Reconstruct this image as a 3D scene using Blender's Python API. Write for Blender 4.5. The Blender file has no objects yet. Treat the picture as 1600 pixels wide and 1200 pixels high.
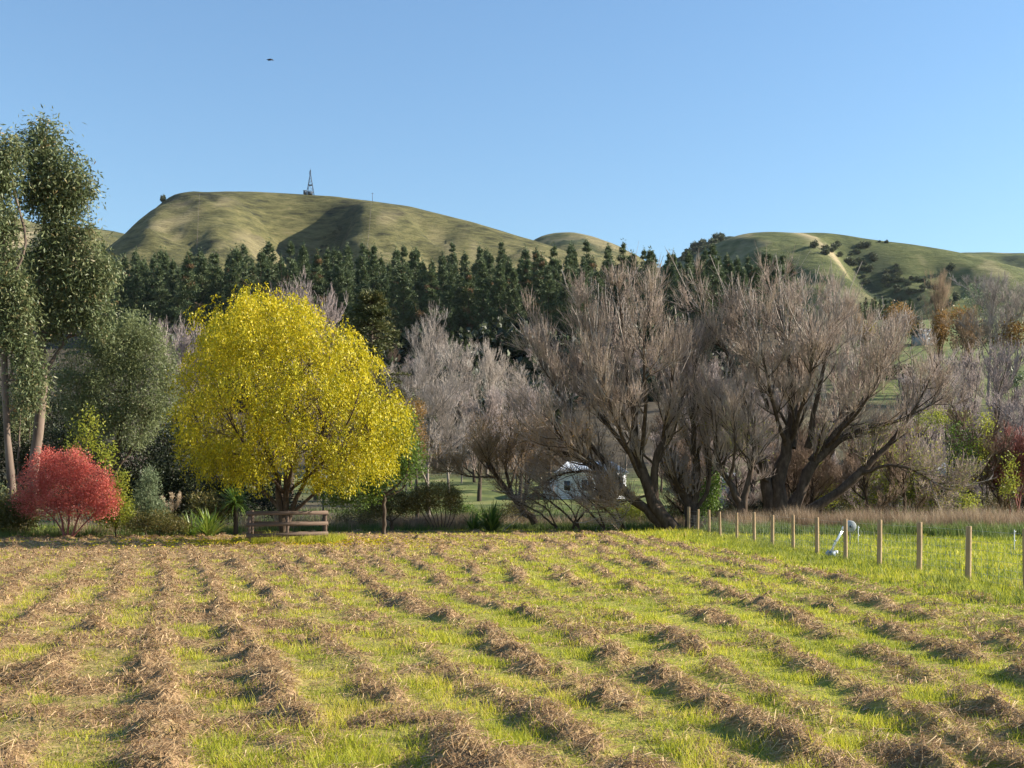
import bpy, math
import numpy as np
from mathutils import Vector

scene = bpy.context.scene
R = math.radians
# ------------------------------------------------------------------ camera
CAM_H, FPX, HZ = 1.8, 1900.0, 779.0
cam_d = bpy.data.cameras.new('camera')
cam_d.sensor_width = 36.0
cam_d.lens = 36.0 * FPX / 1600.0
cam_d.shift_y = (HZ - 600.0) / 1600.0
cam_d.clip_start = 0.1
cam_d.clip_end = 20000.0
cam = bpy.data.objects.new('camera', cam_d)
cam.location = (0, 0, CAM_H)
cam.rotation_euler = (R(90), 0, 0)
scene.collection.objects.link(cam)
scene.camera = cam
scene.render.resolution_x, scene.render.resolution_y = 1024, 768
# ------------------------------------------------------------------ sky, sun, exposure
SUN_AZ, SUN_EL = 84.0, 26.0
world = bpy.data.worlds.new('World'); scene.world = world
world.use_nodes = True
nt = world.node_tree
bgn = nt.nodes['Background']
sky = nt.nodes.new('ShaderNodeTexSky')
sky.sky_type = 'NISHITA'
sky.sun_disc = False
sky.sun_elevation = R(SUN_EL)
sky.sun_rotation = R(SUN_AZ)
sky.air_density = 1.4
sky.dust_density = 0.0
sky.ozone_density = 5.5
sky.altitude = 0
nt.links.new(sky.outputs[0], bgn.inputs[0])
bgn.inputs[1].default_value = 0.080
sun_d = bpy.data.lights.new('sun', 'SUN')
sun_d.energy = 5.0
sun_d.angle = R(0.53)
sun_d.color = (1.0, 0.91, 0.77)
sun = bpy.data.objects.new('sun', sun_d)
S = Vector((math.sin(R(SUN_AZ)) * math.cos(R(SUN_EL)), math.cos(R(SUN_AZ)) * math.cos(R(SUN_EL)), math.sin(R(SUN_EL))))
sun.rotation_euler = S.to_track_quat('Z', 'Y').to_euler()
sun.location = (60, 10, 60)
scene.collection.objects.link(sun)
vs = scene.view_settings
vs.view_transform = 'Standard'; vs.look = 'None'; vs.exposure = 1.3; vs.gamma = 1.0
vs.use_curve_mapping = False

# ================================================================== helpers
def W(px, py, D):
    """photo pixel (1600x1200) at distance D -> world point"""
    return np.array([(px - 800) / FPX * D, D, CAM_H + (HZ - py) / FPX * D])

def hash2(ix, iy, seed):
    h = (ix.astype(np.int64) * 374761393 + iy.astype(np.int64) * 668265263 + seed * 1442695041) & 0xffffffff
    h = ((h ^ (h >> 13)) * 1274126177) & 0xffffffff
    h = h ^ (h >> 16)
    return (h & 0xffffff) / float(0xffffff)

def vnoise(x, y, seed=0):
    x = np.asarray(x, float); y = np.asarray(y, float)
    ix = np.floor(x); iy = np.floor(y)
    fx = x - ix; fy = y - iy
    fx = fx * fx * (3 - 2 * fx); fy = fy * fy * (3 - 2 * fy)
    a = hash2(ix, iy, seed); b = hash2(ix + 1, iy, seed)
    c = hash2(ix, iy + 1, seed); d = hash2(ix + 1, iy + 1, seed)
    return (a * (1 - fx) + b * fx) * (1 - fy) + (c * (1 - fx) + d * fx) * fy

def fbm(x, y, oct=4, seed=0):
    s = 0; a = 0.5; t = 0
    for o in range(oct):
        s = s + a * vnoise(x * 2 ** o, y * 2 ** o, seed + 17 * o); t += a; a *= 0.5
    return s / t

def sstep(a, b, x):
    t = np.clip((x - a) / (b - a), 0, 1)
    return t * t * (3 - 2 * t)

def make_mesh(name, V, Fs, mat=None, attrs=None, smooth=False):
    """V (n,3); Fs list of int arrays (m,k)"""
    me = bpy.data.meshes.new(name)
    V = np.ascontiguousarray(V, dtype=np.float32)
    Fs = [np.asarray(f, dtype=np.int32) for f in Fs if len(f)]
    me.vertices.add(len(V)); me.vertices.foreach_set('co', V.ravel())
    loops = np.concatenate([f.ravel() for f in Fs]).astype(np.int32)
    tot = np.concatenate([np.full(len(f), f.shape[1], np.int32) for f in Fs])
    st = np.concatenate([[0], np.cumsum(tot)[:-1]]).astype(np.int32)
    me.loops.add(len(loops)); me.loops.foreach_set('vertex_index', loops)
    me.polygons.add(len(tot)); me.polygons.foreach_set('loop_start', st)
    if smooth:
        me.polygons.foreach_set('use_smooth', np.ones(len(tot), dtype=bool))
    me.update(calc_edges=True)
    if attrs:
        for k, (dom, val) in attrs.items():
            a = me.attributes.new(k, 'FLOAT', dom)
            a.data.foreach_set('value', np.asarray(val, np.float32))
    if mat: me.materials.append(mat)
    return me

def link(name, me, parent=None, loc=None):
    o = bpy.data.objects.new(name, me)
    scene.collection.objects.link(o)
    if parent is not None: o.parent = parent
    if loc is not None: o.location = loc
    return o

def tag(o, label, cat=None, group=None, kind=None):
    o['label'] = label
    if cat: o['category'] = cat
    if group: o['group'] = group
    if kind: o['kind'] = kind
    return o

def thing(name, label, cat, loc, group=None):
    o = bpy.data.objects.new(name, None)
    o.empty_display_size = 0.3
    o.location = loc
    scene.collection.objects.link(o)
    return tag(o, label, cat, group)

def copy_tree(src, label, loc, rz, sc, group=None):
    c = src.copy(); scene.collection.objects.link(c)
    c.location = loc; c.rotation_euler = (0, 0, rz)
    c.scale = sc if hasattr(sc, '__len__') else (sc, sc, sc)
    c['label'] = label
    if group: c['group'] = group
    for ch in src.children:
        d = ch.copy(); scene.collection.objects.link(d); d.parent = c
        for g in ch.children:
            e = g.copy(); scene.collection.objects.link(e); e.parent = d
    return c

# ---- geometry collectors
class MB:
    def __init__(s): s.V = []; s.F4 = []; s.F3 = []; s.n = 0
    def add(s, V, F):
        F = np.asarray(F) + s.n
        (s.F4 if F.shape[1] == 4 else s.F3).append(F); s.V.append(np.asarray(V, float)); s.n += len(V)
    def box(s, c, size, rz=0.0):
        x, y, z = np.array(size) / 2
        v = np.array([[-x,-y,-z],[x,-y,-z],[x,y,-z],[-x,y,-z],[-x,-y,z],[x,-y,z],[x,y,z],[-x,y,z]])
        ca, sa = math.cos(rz), math.sin(rz)
        v = np.c_[v[:,0]*ca - v[:,1]*sa, v[:,0]*sa + v[:,1]*ca, v[:,2]] + np.array(c)
        s.add(v, [[0,3,2,1],[4,5,6,7],[0,1,5,4],[1,2,6,5],[2,3,7,6],[3,0,4,7]]); return s
    def tube(s, pts, rad, sides=6, cap=True):
        pts = np.asarray(pts, float)[None]; rad = np.broadcast_to(np.asarray(rad, float), (pts.shape[1],))[None]
        V, F = tubes(pts, rad, sides); n0 = s.n
        s.add(V, F)
        if cap:
            K = pts.shape[1]
            for k, rev in ((0, True), (K - 1, False)):
                c = pts[0, k]; ring = np.arange(sides) + n0 + k * sides
                s.V.append(c[None]); ci = s.n; s.n += 1
                f = np.c_[ring, np.roll(ring, -1), np.full(sides, ci)]
                s.F3.append(f[:, ::-1] if rev else f)
        return s
    def data(s):
        Fs = []
        if s.F4: Fs.append(np.concatenate(s.F4))
        if s.F3: Fs.append(np.concatenate(s.F3))
        return np.concatenate(s.V), Fs
    def build(s, name, mat, parent=None, smooth=False, origin=None):
        V, Fs = s.data()
        if origin is not None: V = V - np.asarray(origin)
        return link(name, make_mesh(name, V, Fs, mat, smooth=smooth), parent)

def norm(v): return v / np.maximum(np.linalg.norm(v, axis=-1, keepdims=True), 1e-9)

def tubes(P, Rd, S=4):
    """P (N,K,3), Rd (N,K) -> verts, quads"""
    N, K, _ = P.shape
    T = np.empty_like(P)
    T[:, 1:-1] = P[:, 2:] - P[:, :-2]; T[:, 0] = P[:, 1] - P[:, 0]; T[:, -1] = P[:, -1] - P[:, -2]
    T = norm(T)
    m = np.abs(norm(P[:, -1] - P[:, 0]))
    ref = np.zeros((N, 3)); ref[np.arange(N), np.argmin(m, axis=1)] = 1.0
    n1 = norm(np.cross(T, ref[:, None, :])); n2 = np.cross(T, n1)
    a = np.arange(S) * 2 * math.pi / S
    V = P[:, :, None, :] + Rd[:, :, None, None] * (np.cos(a)[None, None, :, None] * n1[:, :, None, :] + np.sin(a)[None, None, :, None] * n2[:, :, None, :])
    idx = np.arange(N * K * S).reshape(N, K, S)
    A = idx[:, :-1, :]; B = idx[:, 1:, :]
    F = np.stack([A, np.roll(A, -1, 2), np.roll(B, -1, 2), B], -1).reshape(-1, 4)
    return V.reshape(-1, 3), F

def grow(rng, P, Rd, n, t0, t1, ang, angsd, L, Lsd, K2, rr, rmin, trop, wander, tip=0.35, lfall=0.4):
    N, K, _ = P.shape
    pi = np.repeat(np.arange(N), n); M = len(pi)
    t = rng.uniform(t0, t1, M); f = t * (K - 1); i = np.minimum(f.astype(int), K - 2); u = (f - i)[:, None]
    p0 = P[pi, i] * (1 - u) + P[pi, i + 1] * u
    T = norm(P[pi, i + 1] - P[pi, i])
    pr = Rd[pi, i] * (1 - u[:, 0]) + Rd[pi, i + 1] * u[:, 0]
    rv = norm(rng.normal(size=(M, 3))); perp = norm(np.cross(T, rv))
    a = np.abs(rng.normal(ang, angsd, M))[:, None]
    d = norm(np.cos(a) * T + np.sin(a) * perp)
    ln = L * np.exp(rng.normal(0, Lsd, M)) * (1 - lfall * t)
    step = (ln / (K2 - 1))[:, None]
    Q = np.empty((M, K2, 3)); Q[:, 0] = p0
    trop = np.asarray(trop, float)
    for k in range(1, K2):
        d = norm(d + trop / (K2 - 1) + wander * rng.normal(size=(M, 3)))
        Q[:, k] = Q[:, k - 1] + d * step
    r0 = np.maximum(pr * rr, rmin)
    RR = np.maximum(r0[:, None] * np.linspace(1, tip, K2)[None], rmin * 0.6)
    return Q, RR

def resample(pts, rad, K):
    pts = np.asarray(pts, float)
    s = np.r_[0, np.cumsum(np.linalg.norm(np.diff(pts, axis=0), axis=1))]
    t = np.linspace(0, s[-1], K)
    q = np.stack([np.interp(t, s, pts[:, j]) for j in range(3)], -1)
    q2 = q.copy(); q2[1:-1] = 0.25 * q[:-2] + 0.5 * q[1:-1] + 0.25 * q[2:]
    return q2, np.interp(t, np.linspace(0, s[-1], len(rad)), rad)

def cat_geo(parts):
    Vs = []; Fs = []; n = 0
    for V, F in parts:
        Vs.append(V); Fs.append(F + n); n += len(V)
    return np.concatenate(Vs), np.concatenate(Fs)

def leaf_quads(rng, C, d, ln, wd, fold=0.15):
    """rhombic folded leaves at C along d"""
    N = len(C)
    d = norm(d); side = norm(np.cross(d, norm(rng.normal(size=(N, 3)))))
    up = np.cross(side, d)
    ln = np.broadcast_to(ln, (N,))[:, None]; wd = np.broadcast_to(wd, (N,))[:, None]
    V = np.stack([C, C + d * ln * 0.45 + side * wd * .5 + up * ln * fold, C + d * ln, C + d * ln * .45 - side * wd * .5 + up * ln * fold * .3], 1).reshape(-1, 3)
    F = np.arange(4 * N).reshape(N, 4)
    return V, F

def ell_points(rng, clumps, n, shell=0.5, per=14, spread=0.3):
    """cluster centres inside ellipsoids, then points round them. clumps: (c(3), r(3))"""
    vol = np.array([r[0] * r[1] + r[1] * r[2] + r[0] * r[2] for c, r in clumps]); vol = vol / vol.sum()
    m = max(1, n // per)
    ci = rng.choice(len(clumps), m, p=vol)
    Cc = np.array([c for c, r in clumps])[ci]; Rr = np.array([r for c, r in clumps])[ci]
    u = norm(rng.normal(size=(m, 3))); rad = rng.uniform(shell ** 3, 1, m) ** (1 / 3.)
    cen = Cc + u * Rr * rad[:, None]
    k = np.repeat(np.arange(m), per)
    pts = cen[k] + rng.normal(size=(m * per, 3)) * spread
    out = u[k]
    return pts, out, k

# ---- materials
def new_mat(name):
    m = bpy.data.materials.new(name); m.use_nodes = True
    t = m.node_tree; t.nodes.clear()
    out = t.nodes.new('ShaderNodeOutputMaterial')
    return m, t, out

def ramp(t, cols):
    r = t.nodes.new('ShaderNodeValToRGB')
    e = r.color_ramp.elements
    e[0].position = cols[0][0]; e[0].color = (*cols[0][1], 1)
    e[1].position = cols[-1][0]; e[1].color = (*cols[-1][1], 1)
    for p, c in cols[1:-1]:
        n = e.new(p); n.color = (*c, 1)
    return r

def leaf_mat(name, cols, trans=0.35, rough=0.55, spec=0.3):
    m, t, out = new_mat(name)
    at = t.nodes.new('ShaderNodeAttribute'); at.attribute_name = 'rnd'
    r = ramp(t, cols); t.links.new(at.outputs['Fac'], r.inputs[0])
    p = t.nodes.new('ShaderNodeBsdfPrincipled'); t.links.new(r.outputs[0], p.inputs['Base Color'])
    p.inputs['Roughness'].default_value = rough
    p.inputs['Specular IOR Level'].default_value = spec
    tr = t.nodes.new('ShaderNodeBsdfTranslucent'); t.links.new(r.outputs[0], tr.inputs[0])
    mx = t.nodes.new('ShaderNodeMixShader'); mx.inputs[0].default_value = trans
    t.links.new(p.outputs[0], mx.inputs[1]); t.links.new(tr.outputs[0], mx.inputs[2])
    t.links.new(mx.outputs[0], out.inputs[0])
    return m

def noise_mat(name, cols, scale=4.0, rough=0.9, detail=5.0, bump=0.0, stretch=(1, 1, 1), spec=0.2, metal=0.0, bscale=None):
    m, t, out = new_mat(name)
    tc = t.nodes.new('ShaderNodeTexCoord'); mp = t.nodes.new('ShaderNodeMapping')
    mp.inputs['Scale'].default_value = stretch
    t.links.new(tc.outputs['Object'], mp.inputs[0])
    n = t.nodes.new('ShaderNodeTexNoise'); n.inputs['Scale'].default_value = scale; n.inputs['Detail'].default_value = detail
    n.inputs['Roughness'].default_value = 0.62
    t.links.new(mp.outputs[0], n.inputs[0])
    r = ramp(t, cols); t.links.new(n.outputs['Fac'], r.inputs[0])
    p = t.nodes.new('ShaderNodeBsdfPrincipled'); t.links.new(r.outputs[0], p.inputs['Base Color'])
    p.inputs['Roughness'].default_value = rough; p.inputs['Specular IOR Level'].default_value = spec
    p.inputs['Metallic'].default_value = metal
    if bump:
        b = t.nodes.new('ShaderNodeBump'); b.inputs['Strength'].default_value = bump
        b.inputs['Distance'].default_value = 0.03 if bscale is None else bscale
        t.links.new(n.outputs['Fac'], b.inputs['Height']); t.links.new(b.outputs[0], p.inputs['Normal'])
    t.links.new(p.outputs[0], out.inputs[0])
    return m

M = {}
M['grass'] = leaf_mat('grass_blades', [(0, (.16, .19, .025)), (.35, (.34, .37, .035)), (.65, (.55, .51, .045)), (.82, (.58, .46, .12)), (1, (.56, .42, .23))], .5, .55, .3)
M['rough'] = leaf_mat('rough_grass', [(0, (.06, .10, .025)), (.5, (.13, .19, .04)), (.8, (.24, .25, .07)), (1, (.36, .29, .16))], .4)
M['verge'] = leaf_mat('verge_grass', [(0, (.07, .11, .02)), (.5, (.21, .24, .04)), (1, (.46, .42, .09))], .45)
M['dry'] = leaf_mat('dry_grass', [(0, (.20, .13, .08)), (.5, (.34, .25, .16)), (1, (.50, .40, .27))], .35)
M['hay'] = leaf_mat('cut_hay', [(0, (.13, .075, .035)), (.4, (.30, .185, .092)), (.75, (.49, .325, .16)), (1, (.74, .56, .31))], .2, .7)
M['euc'] = leaf_mat('eucalypt_leaf', [(0, (.07, .10, .04)), (.5, (.14, .17, .07)), (.8, (.22, .23, .11)), (1, (.34, .23, .11))], .3, .5, .3)
M['wattle'] = leaf_mat('wattle_leaf', [(0, (.10, .13, .055)), (.6, (.19, .22, .09)), (1, (.30, .31, .14))], .3, .5)
M['yellow'] = leaf_mat('yellow_leaf', [(0, (.14, .15, .012)), (.35, (.38, .345, .012)), (.75, (.64, .51, .015)), (1, (.74, .46, .03))], .32, .5)
M['red'] = leaf_mat('red_leaf', [(0, (.40, .10, .05)), (.5, (.62, .15, .12)), (.8, (.72, .25, .20)), (1, (.55, .28, .12))], .4, .5)
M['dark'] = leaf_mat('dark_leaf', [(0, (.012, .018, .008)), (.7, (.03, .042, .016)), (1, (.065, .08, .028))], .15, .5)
M['green'] = leaf_mat('green_leaf', [(0, (.05, .10, .015)), (.6, (.12, .20, .03)), (1, (.25, .32, .05))], .4, .45)
M['lime'] = leaf_mat('lime_leaf', [(0, (.16, .20, .03)), (.6, (.30, .33, .04)), (1, (.48, .42, .06))], .45, .5)
M['olive'] = leaf_mat('olive_leaf', [(0, (.06, .07, .02)), (.6, (.13, .12, .03)), (1, (.24, .17, .05))], .3, .5)
M['greyleaf'] = leaf_mat('grey_green_leaf', [(0, (.10, .14, .07)), (.6, (.20, .25, .13)), (1, (.32, .34, .19))], .3, .5)
M['orange'] = leaf_mat('autumn_leaf', [(0, (.16, .10, .03)), (.6, (.30, .17, .045)), (1, (.46, .27, .05))], .35, .5)
M['pine'] = leaf_mat('pine_needle', [(0, (.05, .075, .035)), (.6, (.10, .135, .055)), (.95, (.16, .19, .08)), (1, (.22, .14, .07))], .18, .6)
M['cedar'] = leaf_mat('cedar_needle', [(0, (.05, .06, .022)), (.6, (.10, .11, .035)), (1, (.17, .15, .05))], .15, .6)
M['bush'] = leaf_mat('hill_bush_leaf', [(0, (.05, .06, .03)), (.6, (.08, .10, .045)), (1, (.12, .13, .06))], .2, .6)
M['flax'] = leaf_mat('flax_blade', [(0, (.07, .13, .02)), (.6, (.18, .27, .03)), (1, (.34, .40, .07))], .35, .35, .5)
M['plume'] = leaf_mat('plume', [(0, (.45, .34, .22)), (1, (.72, .60, .44))], .4, .8)
M['bark_w'] = noise_mat('willow_bark', [(.25, (.028, .019, .013)), (.5, (.072, .050, .035)), (.8, (.15, .11, .08))], 6, .95, bump=.6, stretch=(1, 1, .35))
M['twig_w'] = noise_mat('willow_twig', [(.25, (.22, .16, .125)), (.55, (.38, .30, .245)), (.8, (.56, .48, .41))], 1.4, .85)
M['twig_g'] = noise_mat('grey_twig', [(.25, (.22, .18, .15)), (.55, (.36, .31, .27)), (.8, (.52, .47, .42))], .8, .85)
M['twig_m'] = noise_mat('mauve_twig', [(.25, (.21, .165, .15)), (.55, (.33, .27, .25)), (.8, (.45, .38, .35))], .5, .85)
M['twig_d'] = noise_mat('brown_twig', [(.25, (.10, .066, .045)), (.55, (.20, .14, .10)), (.8, (.34, .26, .20))], 1.4, .85)
M['twig_r'] = noise_mat('red_twig', [(.25, (.16, .05, .04)), (.55, (.26, .10, .08)), (.8, (.34, .18, .14))], .8, .8)
M['twig_o'] = noise_mat('tan_twig', [(.25, (.20, .135, .085)), (.55, (.32, .23, .145)), (.8, (.44, .33, .22))], .5, .85)
M['bark_e'] = noise_mat('eucalypt_bark', [(.3, (.075, .052, .04)), (.5, (.15, .11, .085)), (.75, (.26, .205, .16))], 2.5, .8, bump=.2, stretch=(1, 1, .2))
M['bark_p'] = noise_mat('pale_bark', [(.3, (.13, .105, .085)), (.7, (.30, .26, .22))], 4, .9, bump=.4, stretch=(1, 1, .3))
M['bark_d'] = noise_mat('dark_bark', [(.3, (.04, .03, .022)), (.7, (.12, .09, .065))], 5, .95, bump=.5, stretch=(1, 1, .3))
M['post'] = noise_mat('post_timber', [(.3, (.24, .155, .085)), (.55, (.40, .28, .16)), (.8, (.52, .39, .25))], 9, .85, bump=.4, stretch=(1, 1, .08), bscale=.01)
M['rail'] = noise_mat('weathered_rail', [(.3, (.08, .055, .042)), (.55, (.15, .105, .08)), (.8, (.23, .175, .135))], 7, .9, bump=.5, stretch=(.12, 1, 1), bscale=.01)
M['wire'] = noise_mat('galvanised_wire', [(.3, (.30, .30, .30)), (.7, (.5, .5, .5))], 5, .45, spec=.5, metal=.8)
M['steel'] = noise_mat('dull_steel', [(.3, (.04, .05, .065)), (.7, (.08, .095, .12))], 3, .6)
M['white'] = noise_mat('white_boards', [(.3, (.66, .67, .69)), (.7, (.80, .81, .82))], 2, .7)
M['roofing'] = noise_mat('pale_roofing', [(.3, (.42, .45, .48)), (.7, (.58, .61, .64))], 1.5, .45, spec=.5)
M['glass'] = noise_mat('dark_pane', [(.3, (.03, .035, .04)), (.7, (.06, .065, .07))], 2, .15, spec=.6)
M['greyroof'] = noise_mat('grey_roof', [(.3, (.25, .26, .28)), (.7, (.36, .37, .39))], 1.5, .6)
M['silver'] = noise_mat('silver_tube', [(.3, (.62, .64, .66)), (.7, (.80, .82, .84))], 8, .3, spec=.6, metal=.6)
M['bluegrey'] = noise_mat('blue_grey_plastic', [(.3, (.10, .14, .19)), (.7, (.20, .25, .32))], 8, .5)
M['greyplastic'] = noise_mat('grey_plastic', [(.3, (.26, .28, .30)), (.7, (.38, .40, .42))], 6, .6)
M['bird'] = noise_mat('dark_feather', [(.3, (.015, .015, .018)), (.7, (.04, .04, .045))], 9, .7)

def rnd_attr(rng, n, per=1, base=None, amt=.35):
    v = rng.uniform(0, 1, n)
    if base is not None: v = np.clip(base * (1 - amt) + v * amt, 0, 1)
    return {'rnd': ('FACE', np.repeat(v, per))}

# ================================================================== ground
GT = np.array([(-500, 0), (74, 0), (90, .6), (110, 1.4), (150, 6), (200, 17), (250, 28), (300, 39.5), (380, 58), (450, 65), (600, 68), (9000, 68)], float)
def G(x, y):
    x = np.asarray(x, float); y = np.asarray(y, float)
    yy = np.arange(-500, 2000, 4.0); zz = np.interp(yy, GT[:, 0], GT[:, 1])
    k = np.ones(7) / 7; zs = zz.copy(); zs[3:-3] = np.convolve(zz, k, 'valid')
    z = np.interp(y, yy, zs)
    far = sstep(95, 180, y)
    return z + far * (fbm(x / 40, y / 40, 3, 5) - .5) * 5.0 + sstep(74, 95, y) * (fbm(x / 9, y / 9, 3, 9) - .5) * .4

# hay rows ------------------------------------------------------------
ROW = 1.02
def row_s(x0): return -0.29 * (1 - sstep(-1.5, 4.5, x0))
def row_u(x, y):
    lo = np.full(np.shape(x), -60.0); hi = np.full(np.shape(x), 60.0)
    for _ in range(26):
        mid = .5 * (lo + hi); v = mid + row_s(mid) * (y - 14)
        g = v < x; lo = np.where(g, mid, lo); hi = np.where(g, hi, mid)
    x0 = .5 * (lo + hi); e = .02
    st = 1 + (row_s(x0 + e) - row_s(x0 - e)) / (2 * e) * (y - 14)
    return x0, np.maximum(st, .3)

def field_h(x, y):
    """returns height, hay cover, grass greenness on the field"""
    x = np.asarray(x, float); y = np.asarray(y, float)
    x0, st = row_u(x, y)
    wob = (fbm(x / 2.2, y / 3.2, 3, 3) - .5) * .38 + (fbm(x / 9, y / 12, 2, 41) - .5) * .7
    u = x0 / ROW + wob
    k = np.floor(u + .5); d1 = np.abs(u - k) * ROW * st
    k2 = np.floor(u); d2 = np.abs(u - k2 - .5) * ROW * st
    infield = (1 - sstep(7.2, 8.8, x + .06 * (y - 30))) * (1 - sstep(66, 70, y))
    cl1 = sstep(.24, .52, fbm(x / .6 + k * 7.3, y / .9, 4, 21)) * (.45 + .55 * sstep(.3, .5, fbm(x / 3 + k * 3.3, y / 4, 2, 23))); cl2 = sstep(.36, .62, fbm(x / .6 + k2 * 3.1, y / .9, 4, 77))
    wdt = .12 + .16 * vnoise(x * 2.1, y * 1.6, 8)
    row = np.exp(-(d1 / wdt) ** 3) * cl1
    half = np.exp(-(d2 / wdt) ** 3) * cl2 * sstep(1.35, 1.8, st)
    row = np.maximum(row, half)
    left = 1 - sstep(-7, 3, x + .12 * (y - 20))
    stray = sstep(.55 - .04 * left, .76, fbm(x / .7, y / .6, 4, 55)) * (.5 + .4 * left)
    far = sstep(27, 50, y)
    hay = np.clip(np.maximum(row, stray) * (1 + .2 * far), 0, 1) * infield
    lump = sstep(.28, .74, fbm(x * 3.9, y * 3.3, 4, 12))
    h = row * infield * (.012 + .14 * lump) + stray * infield * .07 * lump + (fbm(x * 1.2, y * 1.2, 3, 2) - .5) * .07
    h = h + (fbm(x / 9, y / 9, 2, 31) - .5) * .12
    cover = np.clip(hay + left * .62 * infield + far * .72 * infield * (1 - .5 * sstep(0, 8, x)), 0, 1)
    return h, hay, cover

def axis(lo, hi, f):
    v = [lo]
    while v[-1] < hi: v.append(v[-1] + f(v[-1]))
    return np.array(v)

def field_mat():
    m, t, out = new_mat('mown_field')
    at = t.nodes.new('ShaderNodeAttribute'); at.attribute_name = 'hay'
    tc = t.nodes.new('ShaderNodeTexCoord')
    def nz(s, d=6.0, r=.65):
        n = t.nodes.new('ShaderNodeTexNoise'); n.inputs['Scale'].default_value = s; n.inputs['Detail'].default_value = d; n.inputs['Roughness'].default_value = r
        t.links.new(tc.outputs['Object'], n.inputs[0]); return n
    n1 = nz(1.3); n2 = nz(9.0); n3 = nz(26.0, 3)
    g = ramp(t, [(.3, (.13, .14, .028)), (.48, (.26, .265, .042)), (.6, (.37, .33, .07)), (.76, (.42, .32, .14))])
    t.links.new(n2.outputs['Fac'], g.inputs[0])
    hcol = ramp(t, [(.3, (.11, .065, .032)), (.5, (.28, .18, .095)), (.75, (.50, .35, .19))])
    t.links.new(n3.outputs['Fac'], hcol.inputs[0])
    ad = t.nodes.new('ShaderNodeMath'); ad.operation = 'MULTIPLY_ADD'; ad.inputs[1].default_value = 1.5; ad.inputs[2].default_value = -.78
    t.links.new(n2.outputs['Fac'], ad.inputs[0])
    a2 = t.nodes.new('ShaderNodeMath'); a2.operation = 'ADD'; a2.use_clamp = True
    t.links.new(ad.outputs[0], a2.inputs[0]); t.links.new(at.outputs['Fac'], a2.inputs[1])
    mx = t.nodes.new('ShaderNodeMix'); mx.data_type = 'RGBA'
    t.links.new(a2.outputs[0], mx.inputs[0]); t.links.new(g.outputs[0], mx.inputs[6]); t.links.new(hcol.outputs[0], mx.inputs[7])
    p = t.nodes.new('ShaderNodeBsdfPrincipled'); p.inputs['Roughness'].default_value = .95; p.inputs['Specular IOR Level'].default_value = .1
    t.links.new(mx.outputs[2], p.inputs['Base Color'])
    b = t.nodes.new('ShaderNodeBump'); b.inputs['Strength'].default_value = .7; b.inputs['Distance'].default_value = .05
    t.links.new(n3.outputs['Fac'], b.inputs['Height']); t.links.new(b.outputs[0], p.inputs['Normal'])
    t.links.new(p.outputs[0], out.inputs[0])
    return m
M['field'] = field_mat()

def grid_mesh(name, xs, ys, zf, mat, attrs_f=None, smooth=True):
    X, Y = np.meshgrid(xs, ys)
    r = zf(X, Y)
    if isinstance(r, tuple): Z, at = r
    else: Z, at = r, None
    V = np.stack([X, Y, Z], -1).reshape(-1, 3)
    ny, nx = X.shape
    idx = np.arange(nx * ny).reshape(ny, nx)
    F = np.stack([idx[:-1, :-1], idx[:-1, 1:], idx[1:, 1:], idx[1:, :-1]], -1).reshape(-1, 4)
    attrs = {k: ('POINT', v.ravel()) for k, v in at.items()} if at else None
    return make_mesh(name, V, [F], mat, attrs, smooth)

ys = axis(4.0, 78.0, lambda v: .075 + .0055 * max(v - 8, 0))
xp = axis(0.0, 36.0, lambda v: .08 if v < 5 else (.13 if v < 10 else .3))
xs = np.r_[-xp[::-1][:-1], xp]
def zf(X, Y):
    h, hay, cov = field_h(X, Y)
    return h, {'hay': cov}
field = link('field', grid_mesh('field', xs, ys, zf, M['field']))
tag(field, 'mown paddock with rows of cut hay in front of the trees', kind='structure')

M['ground'] = noise_mat('pasture', [(.3, (.05, .065, .022)), (.48, (.10, .125, .032)), (.58, (.16, .17, .05)), (.72, (.25, .20, .11))], .35, .95, 9)
gx = axis(0, 1650, lambda v: 2.0 if v < 60 else (6.0 if v < 200 else 40 + v * .1))
gx = np.r_[-gx[::-1][:-1], gx]
gy = axis(-200, 1800, lambda v: 30 if v < -20 else (2.5 if v < 140 else (6 if v < 460 else 40 + (v - 460) * .2)))
def gf(X, Y):
    inside = (Y < 77) & (Y > -100)
    return G(X, Y) - np.where(inside, .25, .03)
def gf2(X, Y):
    px = X / np.maximum(Y, 1) * FPX + 800
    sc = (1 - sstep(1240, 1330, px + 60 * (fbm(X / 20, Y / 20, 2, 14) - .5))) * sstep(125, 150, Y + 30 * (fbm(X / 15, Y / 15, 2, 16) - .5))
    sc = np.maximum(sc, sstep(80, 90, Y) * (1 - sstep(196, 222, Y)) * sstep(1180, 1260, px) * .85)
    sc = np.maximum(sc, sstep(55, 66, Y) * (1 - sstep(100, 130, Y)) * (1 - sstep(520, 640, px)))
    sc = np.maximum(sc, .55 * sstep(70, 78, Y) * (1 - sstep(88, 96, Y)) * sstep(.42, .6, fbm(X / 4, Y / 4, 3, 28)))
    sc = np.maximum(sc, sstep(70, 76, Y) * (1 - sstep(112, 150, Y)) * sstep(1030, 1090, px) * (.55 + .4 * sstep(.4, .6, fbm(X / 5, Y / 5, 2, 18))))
    return gf(X, Y), {'scrub': sc}
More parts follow.
